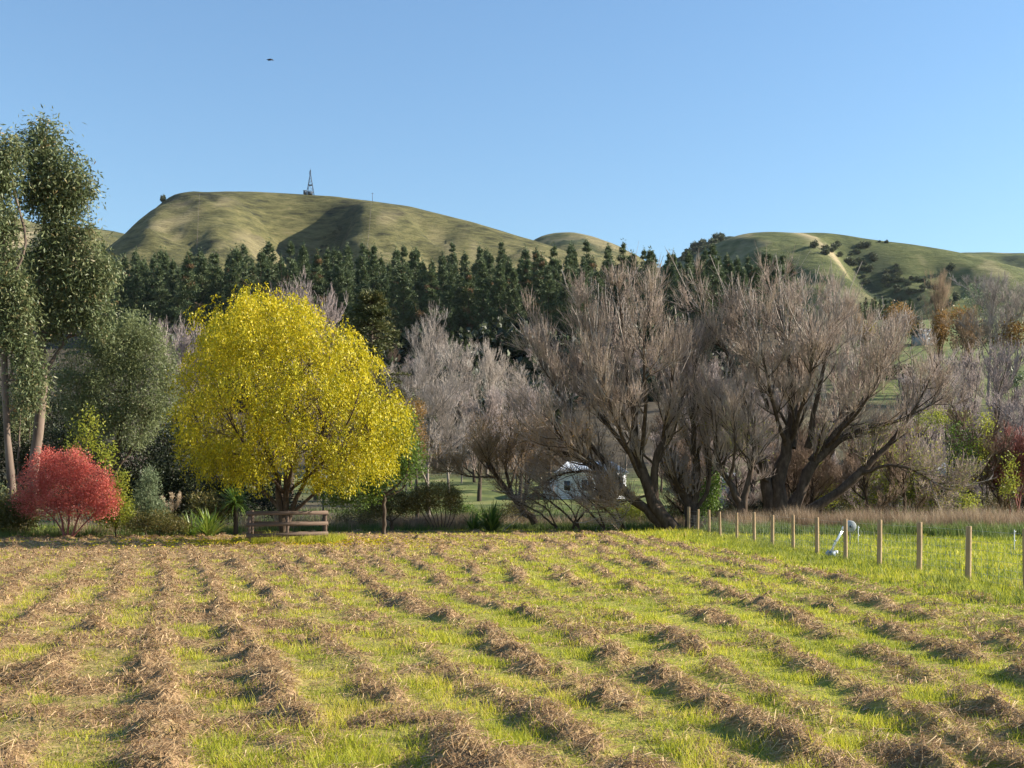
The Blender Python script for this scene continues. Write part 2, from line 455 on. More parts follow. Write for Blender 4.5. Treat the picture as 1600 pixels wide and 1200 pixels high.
def ground_mat():
    m = M['ground']; t = m.node_tree
    p = [n for n in t.nodes if n.type == 'BSDF_PRINCIPLED'][0]
    l = p.inputs['Base Color'].links[0].from_socket
    a = t.nodes.new('ShaderNodeAttribute'); a.attribute_name = 'scrub'
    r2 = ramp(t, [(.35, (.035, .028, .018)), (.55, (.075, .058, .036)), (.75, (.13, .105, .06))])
    nz = [n for n in t.nodes if n.type == 'TEX_NOISE'][0]; t.links.new(nz.outputs['Fac'], r2.inputs[0])
    mx = t.nodes.new('ShaderNodeMix'); mx.data_type = 'RGBA'
    t.links.new(a.outputs['Fac'], mx.inputs[0]); t.links.new(l, mx.inputs[6]); t.links.new(r2.outputs[0], mx.inputs[7])
    t.links.new(mx.outputs[2], p.inputs['Base Color'])
ground_mat()
ground = link('ground', grid_mesh('ground', gx, gy, gf2, M['ground']))
tag(ground, 'green valley floor rising behind the trees to the hills', kind='structure')

# grass and hay on the field ------------------------------------------
def field_points(rng, n, d0, d1, margin=3.0):
    D = np.exp(rng.uniform(math.log(d0), math.log(d1), n))
    x = rng.uniform(-1, 1, n) * (.46 * D + margin)
    return x, D

def grass_blades(rng, n, d0, d1):
    x, y = field_points(rng, n, d0, d1)
    h, hay, cov = field_h(x, y)
    tuft = sstep(.38, .66, fbm(x * 2.4, y * 2.4, 3, 91))
    lush = fbm(x / 1.7, y / 1.7, 3, 19)
    right = sstep(6.5, 9.5, x + .05 * (y - 30))
    keep = rng.uniform(0, 1, n) < (.28 + .72 * tuft) * (1 - .88 * hay) * (1 - .80 * cov) + .3 * right
    x, y, h, tuft, lush, cov, right = [a[keep] for a in (x, y, h, tuft, lush, cov, right)]
    n = len(x)
    ht = (.028 + .05 * tuft * lush * 1.6 + .05 * right) * np.exp(rng.normal(0, .3, n)) * (1 + .012 * np.maximum(y - 20, 0))
    w = .0042 * np.maximum(1, y / 11) * rng.uniform(.7, 1.5, n)
    a = rng.uniform(0, 2 * math.pi, n)
    lean = rng.normal(0, .45, (n, 2)) * ht[:, None]
    b = np.stack([x, y, h - .006], -1)
    s = np.stack([np.cos(a) * w, np.sin(a) * w, 0 * a], -1)
    tip = b + np.c_[lean, ht]
    V = np.stack([b - s, b + s, tip], 1).reshape(-1, 3)
    col = np.clip(.15 + .55 * lush + .5 * (fbm(x / .5, y / .5, 2, 63) - .5) + rng.normal(0, .15, n) + .28 * cov * rng.uniform(0, 1, n) - .10 * right + .5 * right * (fbm(x / 1.5, y / 1.5, 2, 163) - .5), 0, 1)
    return V, col

rng = np.random.default_rng(11)
Vg, cg = grass_blades(rng, 860000, 7.2, 76)
o = link('grass', make_mesh('grass', Vg, [np.arange(len(Vg)).reshape(-1, 3)], M['grass'], {'rnd': ('FACE', cg)}))
tag(o, 'short yellow green grass stubble between the hay rows', 'grass', kind='stuff')

def hay_strands(rng, n, d0, d1):
    x, y = field_points(rng, n, d0, d1)
    h, hay, cov = field_h(x, y)
    keep = rng.uniform(0, 1, n) < np.clip(hay * 1.1 + .22 * cov + .02, 0, 1)
    x, y, h, hay = x[keep], y[keep], h[keep], hay[keep]; n = len(x)
    ln = rng.uniform(.08, .24, n); w = .0022 * np.maximum(1, y / 9.0) * rng.uniform(.7, 1.5, n)
    a = rng.uniform(0, 2 * math.pi, n); el = np.abs(rng.normal(.08, .22, n)) * (.35 + hay)
    d = np.stack([np.cos(a) * np.cos(el), np.sin(a) * np.cos(el), np.sin(el)], -1)
    p0 = np.stack([x, y, h + .003 + .05 * hay * rng.uniform(0, 1, n) ** 2], -1) - d * ln[:, None] * .4
    p0[:, 2] = np.maximum(p0[:, 2], h + .002)
    p2 = p0 + d * ln[:, None]
    p1 = (p0 + p2) / 2 + np.stack([rng.normal(0, .02, n), rng.normal(0, .02, n), rng.uniform(.0, .035, n)], -1)
    p2[:, 2] -= .25 * (p2[:, 2] - h)
    s = np.stack([-np.sin(a) * w, np.cos(a) * w, .4 * w], -1)
    V = np.stack([p0 - s, p0 + s, p1 + s, p1 - s, p2], 1).reshape(-1, 3)
    b = np.arange(n)[:, None] * 5
    F4 = b + np.array([[0, 1, 2, 3]]); F3 = b + np.array([[3, 2, 4]])
    c = np.clip(rng.beta(1.5, 1.7, n), 0, 1)
    return V, F4, F3, np.r_[c, c]
V, F4, F3, c = hay_strands(rng, 430000, 7.2, 70)
o = link('cut_hay', make_mesh('cut_hay', V, [F4, F3], M['hay'], {'rnd': ('FACE', c)}))
tag(o, 'brown cut hay lying in broken rows across the paddock', 'hay', kind='stuff')
print('grass', len(Vg) // 3, 'hay', len(F4))

# ================================================================== hills
def hill_mat(name, cols, scrub=(.045, .06, .03), tan=(.46, .37, .22), bump=1.0):
    m, t, out = new_mat(name)
    tc = t.nodes.new('ShaderNodeTexCoord')
    mp = t.nodes.new('ShaderNodeMapping'); mp.inputs['Scale'].default_value = (.55, .4, 2.2)
    t.links.new(tc.outputs['Object'], mp.inputs[0])
    n = t.nodes.new('ShaderNodeTexNoise'); n.inputs['Scale'].default_value = .13; n.inputs['Detail'].default_value = 9; n.inputs['Roughness'].default_value = .72
    t.links.new(mp.outputs[0], n.inputs[0])
    n2 = t.nodes.new('ShaderNodeTexNoise'); n2.inputs['Scale'].default_value = .012; n2.inputs['Detail'].default_value = 5
    t.links.new(tc.outputs['Object'], n2.inputs[0])
    mixf = t.nodes.new('ShaderNodeMath'); mixf.operation = 'MULTIPLY_ADD'; mixf.inputs[1].default_value = .6
    sc = t.nodes.new('ShaderNodeMath'); sc.operation = 'MULTIPLY'; sc.inputs[1].default_value = .4
    t.links.new(n2.outputs['Fac'], sc.inputs[0]); t.links.new(n.outputs['Fac'], mixf.inputs[0]); t.links.new(sc.outputs[0], mixf.inputs[2])
    r = ramp(t, cols); t.links.new(mixf.outputs[0], r.inputs[0])
    def mixattr(nm, colr, prev):
        a = t.nodes.new('ShaderNodeAttribute'); a.attribute_name = nm
        mx = t.nodes.new('ShaderNodeMix'); mx.data_type = 'RGBA'
        t.links.new(a.outputs['Fac'], mx.inputs[0]); t.links.new(prev, mx.inputs[6]); mx.inputs[7].default_value = (*colr, 1)
        return mx.outputs[2]
    c1 = mixattr('scrub', scrub, r.outputs[0]); c2 = mixattr('tan', tan, c1)
    p = t.nodes.new('ShaderNodeBsdfPrincipled'); p.inputs['Roughness'].default_value = .95; p.inputs['Specular IOR Level'].default_value = .1
    t.links.new(c2, p.inputs['Base Color'])
    b = t.nodes.new('ShaderNodeBump'); b.inputs['Strength'].default_value = bump; b.inputs['Distance'].default_value = 5.0
    t.links.new(n.outputs['Fac'], b.inputs['Height']); t.links.new(b.outputs[0], p.inputs['Normal'])
    t.links.new(p.outputs[0], out.inputs[0])
    return m
M['hillA'] = hill_mat('hill_pasture', [(.38, (.035, .036, .022)), (.45, (.09, .088, .038)), (.53, (.155, .145, .06)), (.64, (.25, .205, .105))], bump=1.0)
M['hillB'] = hill_mat('green_hill_pasture', [(.36, (.048, .06, .028)), (.46, (.092, .108, .04)), (.55, (.135, .148, .055)), (.68, (.21, .185, .09))])

def crest(x, tab, D, dz):
    t = np.array(tab, float)
    xx = (t[:, 0] - 800) / FPX * D; zz = CAM_H + (HZ - t[:, 1]) / FPX * D - dz
    xs_ = np.linspace(xx[0], xx[-1], 400); zs_ = np.interp(xs_, xx, zz)
    k = np.hanning(17); k /= k.sum(); zp = np.pad(zs_, 8, mode='reflect', reflect_type='odd')
    return np.interp(x, xs_, np.convolve(zp, k, 'valid'))
def soft(d, r): return np.sqrt(np.maximum(d, 0) ** 2 + r * r) - r
def gully(x, c, wl, wr):
    d = x - c
    return np.exp(-np.where(d < 0, (d / wl) ** 2, (d / wr) ** 2))

T1 = [(-200, 304), (150, 307), (250, 311), (275, 307), (300, 304), (345, 302), (390, 299), (430, 300), (480, 303), (530, 307), (580, 314), (620, 320), (660, 327), (700, 337), (740, 347), (780, 358), (820, 371), (860, 383), (900, 397), (940, 410), (1000, 436), (1150, 500)]
def hill1(x, y):
    d = 900 - y
    C = crest(x, T1, 900, 3.5)
    z = C - .56 * soft(d, 70) - .22 * soft(-d, 80)
    xr = -242 + d * .135 + 6 * np.sin(d / 40.0) + 14 * (fbm(y / 22, x * 0, 3, 3) - .5)
    z = z - .84 * soft(xr - x, 8)
    ramp_ = sstep(15, 120, d)
    xg = -129 + .05 * d + 7 * np.sin(d / 24.) + 26 * (fbm(y / 26, x / 60, 3, 27) - .5)
    g1 = gully(x, xg, 34, 15) * sstep(30, 80, d) * (20 + 26 * fbm(x / 24, y / 30, 3, 29))
    xg2 = -40 - .12 * d
    g2 = gully(x, xg2, 30, 14) * sstep(40, 80, d) * (1 - sstep(110, 190, d)) * 11
    g3 = gully(x, -168 + .25 * d, 34, 26) * sstep(15, 90, d) * 17
    g4 = gully(x, 20 - .3 * d, 30, 16) * sstep(30, 90, d) * 7
    g5 = gully(x, -140 + .1 * d, 10, 10) * sstep(45, 90, d) * 5
    rough = (fbm(x / 26 + y / 70, y / 55, 4, 4) - .5) * 20 * ramp_ + (fbm(x / 10, y / 15, 3, 6) - .5) * 5.5 * ramp_
    z = z - g1 - g2 - g3 - g4 - g5 + rough * (.25 + .75 * sstep(-8, 14, x - xr))
    scrub = np.clip(gully(x, xg + 9, 9, 12) * sstep(45, 80, d) * sstep(.35, .6, fbm(x / 12, y / 12, 3, 8)) * .9, 0, 1)
    tan = sstep(.58, .72, fbm(x / 16, y / 50, 5, 15)) * .30 * sstep(40, 110, d)
    return np.maximum(z, 55), {'scrub': scrub, 'tan': tan}

T3 = [(1000, 440), (1060, 408), (1100, 388), (1130, 373), (1150, 366), (1190, 363), (1230, 365), (1270, 364), (1300, 367), (1340, 374), (1400, 381), (1450, 389), (1480, 395), (1530, 408), (1600, 428), (1700, 455), (1900, 500), (2600, 640)]
def hill3(x, y):
    d = 1000 - y
    C = crest(x, T3, 1000, 2.5)
    spur = 222 + .045 * d
    sp = gully(x, spur, 60, 22) * sstep(20, 120, d)
    z = C - (.50) * soft(d, 60) - .2 * soft(-d, 80) + sp * .05 * np.maximum(d, 0) * (1 - sstep(260, 420, d))
    xg = 250 + .03 * d + 10 * np.sin(d / 45.)
    z = z - gully(x, xg, 20, 52) * sstep(25, 110, d) * 34
    z = z - gully(x, 330 - .1 * d, 20, 24) * sstep(40, 120, d) * 9
    ramp_ = sstep(15, 120, d)
    z = z + (fbm(x / 34 + y / 120, y / 80, 4, 44) - .5) * 13 * ramp_ + (fbm(x / 10, y / 14, 3, 46) - .5) * 2.6 * ramp_
    scrub = np.clip(gully(x, xg + 8, 13, 26) * sstep(30, 70, d) * sstep(.30, .55, fbm(x / 14, y / 14, 3, 48)), 0, 1)
    scrub = np.maximum(scrub, sstep(.2, .5, (168 - x) / 40.) * sstep(.3, .5, fbm(x / 9, y / 9, 3, 50)))
    tan = gully(x, spur + 3, 9, 5) * sstep(0, 60, d) * sstep(.35, .55, fbm(x / 6, y / 25, 3, 52) + .12) * .95
    tan = np.maximum(tan, sstep(.64, .75, fbm(x / 30, y / 60, 4, 53)) * .35)
    return np.maximum(z, 40), {'scrub': scrub, 'tan': tan}

def dome(tab, Dc, s, seed, dz=3, sc_bias=.5, tanamt=.3):
    def f(x, y):
        d = Dc - y
        C = crest(x, tab, Dc, dz)
        ramp_ = sstep(15, 150, d)
        z = C - s * soft(d, 80) - .2 * soft(-d, 80) + (fbm(x / 40, y / 90, 4, seed) - .5) * 22 * ramp_ + (fbm(x / 10, y / 14, 3, seed + 1) - .5) * 3 * ramp_
        scrub = sstep(sc_bias, sc_bias + .15, fbm(x / 45, y / 45, 5, seed + 2))
        tan = sstep(.55, .7, fbm(x / 35, y / 60, 4, seed + 3)) * tanamt
        return np.maximum(z, 50), {'scrub': scrub, 'tan': tan}
    return f
hill2 = dome([(600, 520), (780, 405), (820, 384), (845, 370), (865, 365), (892, 364), (920, 370), (950, 382), (985, 400), (1020, 418), (1200, 520)], 1300, .5, 60, sc_bias=.56)
hill4 = dome([(1250, 500), (1420, 408), (1480, 396), (1520, 395), (1560, 397), (1600, 400), (1700, 404), (1850, 420), (2300, 520)], 1600, .45, 70, sc_bias=.46)
hill5 = dome([(900, 520), (1030, 415), (1065, 397), (1090, 383), (1125, 370), (1150, 372), (1200, 385), (1400, 480)], 1180, .5, 80, sc_bias=.25)
hill6 = dome([(-900, 420), (-300, 350), (-100, 338), (0, 343), (40, 341), (80, 352), (150, 358), (190, 362), (260, 380), (500, 480)], 1250, .45, 90, sc_bias=.60, tanamt=.8)
def hill_obj(fn, x0, x1, y0, y1, mat, label, st=3.8):
    o = link('hill', grid_mesh('hill', np.arange(x0, x1, st), np.arange(y0, y1, st), fn, mat))
    return tag(o, label, kind='structure')
hill_obj(hill1, -470, 190, 600, 1010, M['hillA'], 'broad grassy hill with a mast on top behind the pine plantation')
hill_obj(hill3, 90, 640, 480, 1100, M['hillB'], 'green hill with a pale dry spur and scrubby gully at right')
hill_obj(hill2, -180, 330, 900, 1400, M['hillA'], 'small rounded hill in the gap behind the long grassy slope', 5)
hill_obj(hill4, 360, 1250, 1250, 1750, M['hillB'], 'farthest dark scrubby hill at the right edge', 7)
hill_obj(hill5, 60, 380, 880, 1260, M['hillB'], 'bush covered knob beside the green hill', 4)
hill_obj(hill6, -1100, -180, 900, 1340, M['hillA'], 'pale far hill glimpsed behind the gum trees at left', 6)

# ================================================================== tree builders
def place_mesh(name, V, Fs, mat, parent, origin, attrs=None, smooth=False):
    return link(name, make_mesh(name, V - np.asarray(origin), Fs, mat, attrs, smooth), parent)

def px_line(pts, D):
    """[(px,py,dD)] -> world polyline"""
    return np.array([W(p[0], p[1], D + (p[2] if len(p) > 2 else 0)) for p in pts])

def clumps_px(lst, D, depth):
    """(px,py,rx,ry[,dD]) -> world ellipsoids"""
    out = []
    for c in lst:
        dd = c[4] if len(c) > 4 else 0.0
        s = (D + dd) / FPX
        out.append((W(c[0], c[1], D + dd), np.array([c[2] * s, max(c[2] * s * depth, .3), c[3] * s])))
    return out

def trunk_mesh(lines, sides=8, K=10, rough=.06, seed=0):
    rng = np.random.default_rng(seed)
    geo = []
    for pts, rad in lines:
        q, r = resample(pts, rad, K)
        q[1:-1] += rng.normal(size=(K - 2, 3)) * r[1:-1, None] * .25
        r = r * (1 + rng.normal(size=K) * rough)
        geo.append(tubes(q[None], r[None], sides))
    return cat_geo(geo)

def leafy(name, label, cat, D, clumps, mat, n, ln, wd, base_px, trunk=None, bark='bark_d', depth=1.0, shell=.45, per=14, spread=.28, droop=0.0, up=0.0, seed=1, group=None, trunk_r=.12, zbase=None, twig=True, crown='crown', cs=1.0):
    rng = np.random.default_rng(seed)
    cl = clumps_px([(c[0], c[1], c[2] * cs, c[3] * cs) + tuple(c[4:]) for c in clumps], D, depth)
    base = W(base_px[0], base_px[1], D)
    if zbase is None: zbase = float(G(base[0], base[1]))
    base[2] = zbase
    root = thing(name, label, cat, base, group)
    lines = []
    if trunk:
        for pts, rad in trunk:
            q = px_line(pts, D); lines.append((q, rad))
    hub = base + np.array([0, 0, max(.4, .35 * (max(c[2] for c, r in cl) - zbase))])
    if not trunk:
        lines.append((np.array([base - [0, 0, .15], (base + hub) / 2 + rng.normal(size=3) * .05, hub]), (trunk_r, trunk_r * .8, trunk_r * .7)))
    V, F = trunk_mesh(lines, seed=seed)
    place_mesh('trunk', V, [F], M[bark], root, base, smooth=True)
    src = np.concatenate([resample(q, (1, 1), 12)[0][3:] for q, r in lines])
    bl = []
    for c, r in cl:
        dist = np.linalg.norm(src - c, axis=1) + np.where(src[:, 2] > c[2], 2.0, 0)
        s = src[np.argmin(dist)]
        mid = (s + c) / 2 + rng.normal(size=3) * .12 * np.linalg.norm(c - s)
        rr = min(trunk_r * .5, .03 + .012 * np.linalg.norm(c - s))
        bl.append((np.array([s, mid, c]), (rr, rr * .75, rr * .4)))
    Vb, Fb = trunk_mesh(bl, 5, 7, seed=seed + 1)
    geo = [(Vb, Fb)]
    if twig:
        P = np.array([resample(q, r, 7)[0] for q, r in bl]); Rr = np.array([resample(q, r, 7)[1] for q, r in bl])
        avg = np.mean([np.mean(r) for c, r in cl])
        Q, QR = grow(rng, P, Rr, 12, .35, 1, .9, .3, avg * 1.1, .3, 5, .5, .008, (0, 0, .3 - droop), .12)
        geo.append(tubes(Q, QR, 3))
    Vb, Fb = cat_geo(geo)
    place_mesh('branches', Vb, [Fb], M[bark], root, base)['kind'] = 'stuff'
    pts, out, k = ell_points(rng, cl, n, shell, per, spread)
    ok = pts[:, 2] > zbase + .05
    pts, out, k = pts[ok], out[ok], k[ok]
    d = norm(out * .5 + rng.normal(size=pts.shape) * .8 + np.array([0, 0, up - droop]))
    N = len(pts)
    V, F = leaf_quads(rng, pts, d, ln * rng.uniform(.6, 1.35, N), wd * rng.uniform(.7, 1.3, N))
    basec = np.random.default_rng(seed + 5).uniform(0, 1, k.max() + 1)[k]
    place_mesh(crown, V, [F], M[mat], root, base, rnd_attr(rng, N, base=basec, amt=.6))
    return root

# ================================================================== pines on the slope
def pine_variant(seed, H=19.0, Rm=2.9, nb=64, m=95):
    rng = np.random.default_rng(seed + 900)
    zb = np.sort(rng.uniform(.14, .985, nb)); ab = np.arange(nb) * 2.4 + rng.normal(0, .5, nb)
    prof = np.minimum(1, (1 - zb) * 1.5 + .04) * np.minimum(1, .6 + (zb - .1) * 2)
    rb = Rm * prof * rng.uniform(.55, 1.25, nb)
    lift = rng.uniform(.05, .6, nb)
    i = np.repeat(np.arange(nb), m); u = rng.uniform(.15, 1.05, nb * m) ** .75
    wob = (.16 + .36 * rb[i] / Rm) * (1.1 - .35 * u)
    r = rb[i] * u
    cc = np.stack([np.cos(ab)[i] * r, np.sin(ab)[i] * r, zb[i] * H + lift[i] * r], -1) + rng.normal(size=(nb * m, 3)) * wob[:, None] * [1, 1, .8]
    top = rng.normal(size=(60, 3)) * [.16, .16, .8] + [0, 0, H * .98]
    cc = np.r_[cc, top]; n_ = len(cc)
    ii = np.r_[i, rng.integers(0, nb, 60)]
    d = norm(np.stack([np.cos(ab)[ii], np.sin(ab)[ii], .9 + 0 * ab[ii]], -1) * .6 + rng.normal(size=(n_, 3)) * .6)
    V, F = leaf_quads(rng, cc, d, rng.uniform(.4, .85, n_), rng.uniform(.12, .24, n_))
    col = np.clip(rng.uniform(.1, .8, nb)[ii] * .6 + rng.uniform(0, .4, n_), 0, .97)
    if seed == 3: col = np.where(rng.uniform(0, 1, nb)[ii] < .12, 1.0, col)
    crown = make_mesh('crown', V, [F], M['pine'], {'rnd': ('FACE', np.clip(col, 0, 1))})
    tz = np.linspace(-.4, H * .97, 8)
    tp = np.stack([.12 * np.sin(tz * .4 + seed), .12 * np.cos(tz * .3), tz], -1)
    geo = [tubes(tp[None], np.linspace(.24, .03, 8)[None], 6)]
    p0 = np.stack([0 * ab, 0 * ab, zb * H], -1); p2 = np.stack([np.cos(ab) * rb, np.sin(ab) * rb, zb * H + lift * rb], -1)
    P = np.stack([p0, (p0 + p2) / 2 - [0, 0, .1], p2], 1)
    geo.append(tubes(P, np.tile([.05, .035, .015], (nb, 1)), 3))
    Vt, Ft = cat_geo(geo)
    return crown, make_mesh('trunk', Vt, [Ft], M['bark_d'])
PV = [pine_variant(s, 20 + (s % 3), 2.55 + .25 * (s % 4)) for s in range(7)]
rng = np.random.default_rng(5)
pl = 'dark green pine in the dense plantation below the grassy hill'
npine = 0
for D in np.arange(302, 384, 10.4):
    xl, xr = (-20 - 800) / FPX * D, (1235 - 800) / FPX * D
    for x in np.arange(xl, xr, 5.5):
        xx = x + rng.normal(0, 1.1); yy = D + rng.normal(0, 2.2)
        px = 800 + xx / yy * FPX
        if 60 < px < 150 and rng.uniform() < .8: continue
        if px < 60 and rng.uniform() < .5: continue
        if px > 1130 and D < 330 and rng.uniform() < .3: continue
        v = rng.integers(len(PV)); s = rng.uniform(.74, 1.12)
        if px > 1000: s *= .97
        t = thing('pine_tree', pl, 'pine tree', (xx, yy, float(G(xx, yy))), 'pines of the hillside plantation')
        t.rotation_euler = (0, 0, rng.uniform(0, 6.28)); t.scale = (s * rng.uniform(.95, 1.2), s * rng.uniform(.95, 1.2), s)
        link('crown', PV[v][0], t); link('trunk', PV[v][1], t); npine += 1
print('pines', npine)

# ================================================================== left: gum trees, wattle, understory
leafy('eucalyptus_tree', 'tallest gum tree with pale bare trunk at the left', 'tree', 60,
      [(70, 213, 22, 26), (58, 245, 30, 32), (98, 262, 34, 28), (76, 298, 38, 30), (112, 300, 30, 26), (52, 305, 22, 30), (95, 330, 30, 18), (128, 290, 18, 22),
       (95, 372, 34, 28), (134, 372, 16, 26), (72, 415, 36, 32), (118, 430, 36, 36), (154, 425, 24, 32), (150, 475, 26, 34), (110, 485, 34, 28), (60, 470, 26, 26), (85, 515, 20, 16), (150, 515, 20, 18)],
      'euc', 30000, .24, .07, (60, 795), depth=.9, per=34, spread=.34, droop=.55, cs=.86, seed=101, bark='bark_e', trunk_r=.2,
      trunk=[([(52, 802), (57, 700), (64, 600), (62, 500), (66, 400), (74, 300), (72, 220)], (.30, .26, .24, .20, .14, .09, .03)),
             ([(63, 575), (52, 530), (33, 492)], (.15, .12, .09)),
             ([(64, 590), (70, 520), (90, 440), (118, 400)], (.12, .1, .07, .03)),
             ([(64, 600), (85, 555), (120, 510, 1), (150, 470, 1)], (.10, .08, .05, .02))])
leafy('eucalyptus_tree', 'gum tree cut off by the left edge with slanting upper branch', 'tree', 58,
      [(12, 238, 26, 26), (-8, 270, 26, 34), (8, 285, 24, 24), (10, 345, 18, 36), (-15, 350, 30, 40), (6, 400, 18, 22), (22, 445, 30, 26), (-10, 460, 36, 32), (30, 490, 24, 28), (36, 550, 22, 30), (50, 590, 20, 28), (45, 622, 16, 18), (5, 520, 20, 24)],
      'euc', 20000, .24, .07, (18, 790), depth=.9, per=34, spread=.34, droop=.55, cs=.86, seed=103, bark='bark_e', trunk_r=.2,
      trunk=[([(20, 800), (12, 700), (10, 600), (2, 500), (8, 420), (0, 330), (6, 240)], (.22, .19, .17, .14, .11, .08, .03)),
             ([(8, 470), (18, 430), (46, 388), (30, 330), (14, 260)], (.05, .07, .06, .05, .03)),
             ([(10, 600), (26, 560), (44, 540)], (.08, .06, .03))])
for i, (bx, top, D) in enumerate([(30, 620, 66), (46, 640, 67), (38, 600, 69)]):
    leafy('sapling', ['thin pale sapling stem left of the thick gum trunk', 'thin pale sapling stem touching the thick gum trunk', 'slim sapling with orange leaves behind the gum trunks'][i], 'sapling', D,
          [(bx + 4, top, 14, 22), (bx - 6, top + 40, 10, 16)], ['euc', 'euc', 'orange'][i], 1800, .16, .05, (bx, 790), per=16, spread=.2, droop=.4, seed=110 + i, bark='bark_e', trunk_r=.06,
          trunk=[([(bx, 800), (bx - 2, 730), (bx + 3, top)], (.07, .06, .02))])
leafy('wattle_tree', 'rounded grey green wattle tree between gum and yellow tree', 'tree', 64,
      [(214, 515, 34, 28), (190, 545, 44, 40), (238, 560, 36, 42), (140, 575, 44, 42), (175, 610, 50, 44), (232, 620, 40, 46), (118, 615, 34, 40), (150, 650, 46, 36), (205, 665, 44, 34), (262, 600, 18, 36), (160, 530, 28, 24)],
      'wattle', 42000, .17, .04, (175, 795), depth=1.0, per=24, spread=.24, droop=.5, seed=120, trunk_r=.16,
      trunk=[([(160, 802), (158, 740), (140, 680), (128, 620)], (.2, .17, .12, .06)), ([(165, 802), (178, 720), (196, 640), (214, 540)], (.18, .15, .1, .04)), ([(172, 750), (215, 690), (245, 620)], (.1, .08, .04))])
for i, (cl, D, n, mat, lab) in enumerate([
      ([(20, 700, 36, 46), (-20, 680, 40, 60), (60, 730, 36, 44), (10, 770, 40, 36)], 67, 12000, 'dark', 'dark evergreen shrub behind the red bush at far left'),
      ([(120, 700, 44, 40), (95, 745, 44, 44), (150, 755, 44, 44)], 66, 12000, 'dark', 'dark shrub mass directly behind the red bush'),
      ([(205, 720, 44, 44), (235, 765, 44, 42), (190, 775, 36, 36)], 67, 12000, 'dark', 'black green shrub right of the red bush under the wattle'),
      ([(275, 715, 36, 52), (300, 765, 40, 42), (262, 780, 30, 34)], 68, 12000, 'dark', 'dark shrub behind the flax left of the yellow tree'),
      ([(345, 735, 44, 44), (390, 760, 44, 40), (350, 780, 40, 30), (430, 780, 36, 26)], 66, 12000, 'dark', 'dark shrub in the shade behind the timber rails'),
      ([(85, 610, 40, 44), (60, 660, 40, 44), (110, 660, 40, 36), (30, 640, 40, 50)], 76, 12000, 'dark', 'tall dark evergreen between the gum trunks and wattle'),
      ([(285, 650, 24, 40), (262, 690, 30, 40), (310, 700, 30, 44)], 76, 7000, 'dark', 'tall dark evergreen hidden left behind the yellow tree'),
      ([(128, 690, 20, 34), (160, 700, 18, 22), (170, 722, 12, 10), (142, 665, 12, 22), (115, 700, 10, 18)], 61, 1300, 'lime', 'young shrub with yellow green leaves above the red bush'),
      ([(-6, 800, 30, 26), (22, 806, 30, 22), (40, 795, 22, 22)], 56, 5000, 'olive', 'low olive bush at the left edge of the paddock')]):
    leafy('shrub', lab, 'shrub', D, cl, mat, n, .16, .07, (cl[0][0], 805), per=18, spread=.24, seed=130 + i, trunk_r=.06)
leafy('red_bush', 'bright red rounded autumn bush at the paddock edge', 'bush', 55,
      [(75, 735, 34, 26), (110, 728, 36, 24), (52, 760, 30, 28), (95, 765, 44, 30), (140, 752, 32, 28), (160, 772, 26, 28), (40, 785, 20, 20), (125, 790, 38, 22), (165, 795, 20, 16), (70, 715, 16, 14), (120, 714, 12, 12), (75, 790, 30, 18)],
      'red', 26000, .085, .045, (108, 836), depth=.9, per=14, spread=.13, up=.2, seed=140, bark='twig_r', shell=.5, trunk_r=.05,
      trunk=[([(100, 838), (95, 800), (70, 750)], (.05, .04, .02)), ([(106, 838), (108, 800), (105, 745)], (.05, .04, .02)), ([(112, 838), (125, 800), (150, 765)], (.05, .04, .02)), ([(104, 838), (85, 810), (50, 780)], (.04, .03, .02)), ([(114, 838), (135, 815), (165, 790)], (.04, .03, .02))])
for i, (cl, D, n, mat, ln, wd, lab) in enumerate([
      ([(180, 775, 14, 28), (192, 800, 16, 22), (170, 812, 16, 14), (190, 748, 8, 12)], 56, 4200, 'lime', .10, .05, 'yellow green bush tinged orange touching the red bush'),
      ([(230, 770, 15, 28), (236, 745, 9, 10), (222, 795, 20, 18), (244, 800, 14, 20)], 57, 6500, 'greyleaf', .12, .03, 'upright grey green bush between red bush and flax'),
      ([(250, 815, 26, 14), (215, 818, 20, 12), (275, 822, 20, 8)], 56, 4200, 'olive', .13, .03, 'low straggly scrub at the foot of the grey green bush'),
      ([(318, 790, 22, 18), (345, 800, 18, 16)], 60, 2600, 'olive', .14, .05, 'low olive shrub right behind the green flax')]):
    leafy('shrub', lab, 'shrub', D, cl, mat, n, ln, wd, (cl[0][0], 828), per=16, spread=.14, up=.5, seed=150 + i, trunk_r=.04)

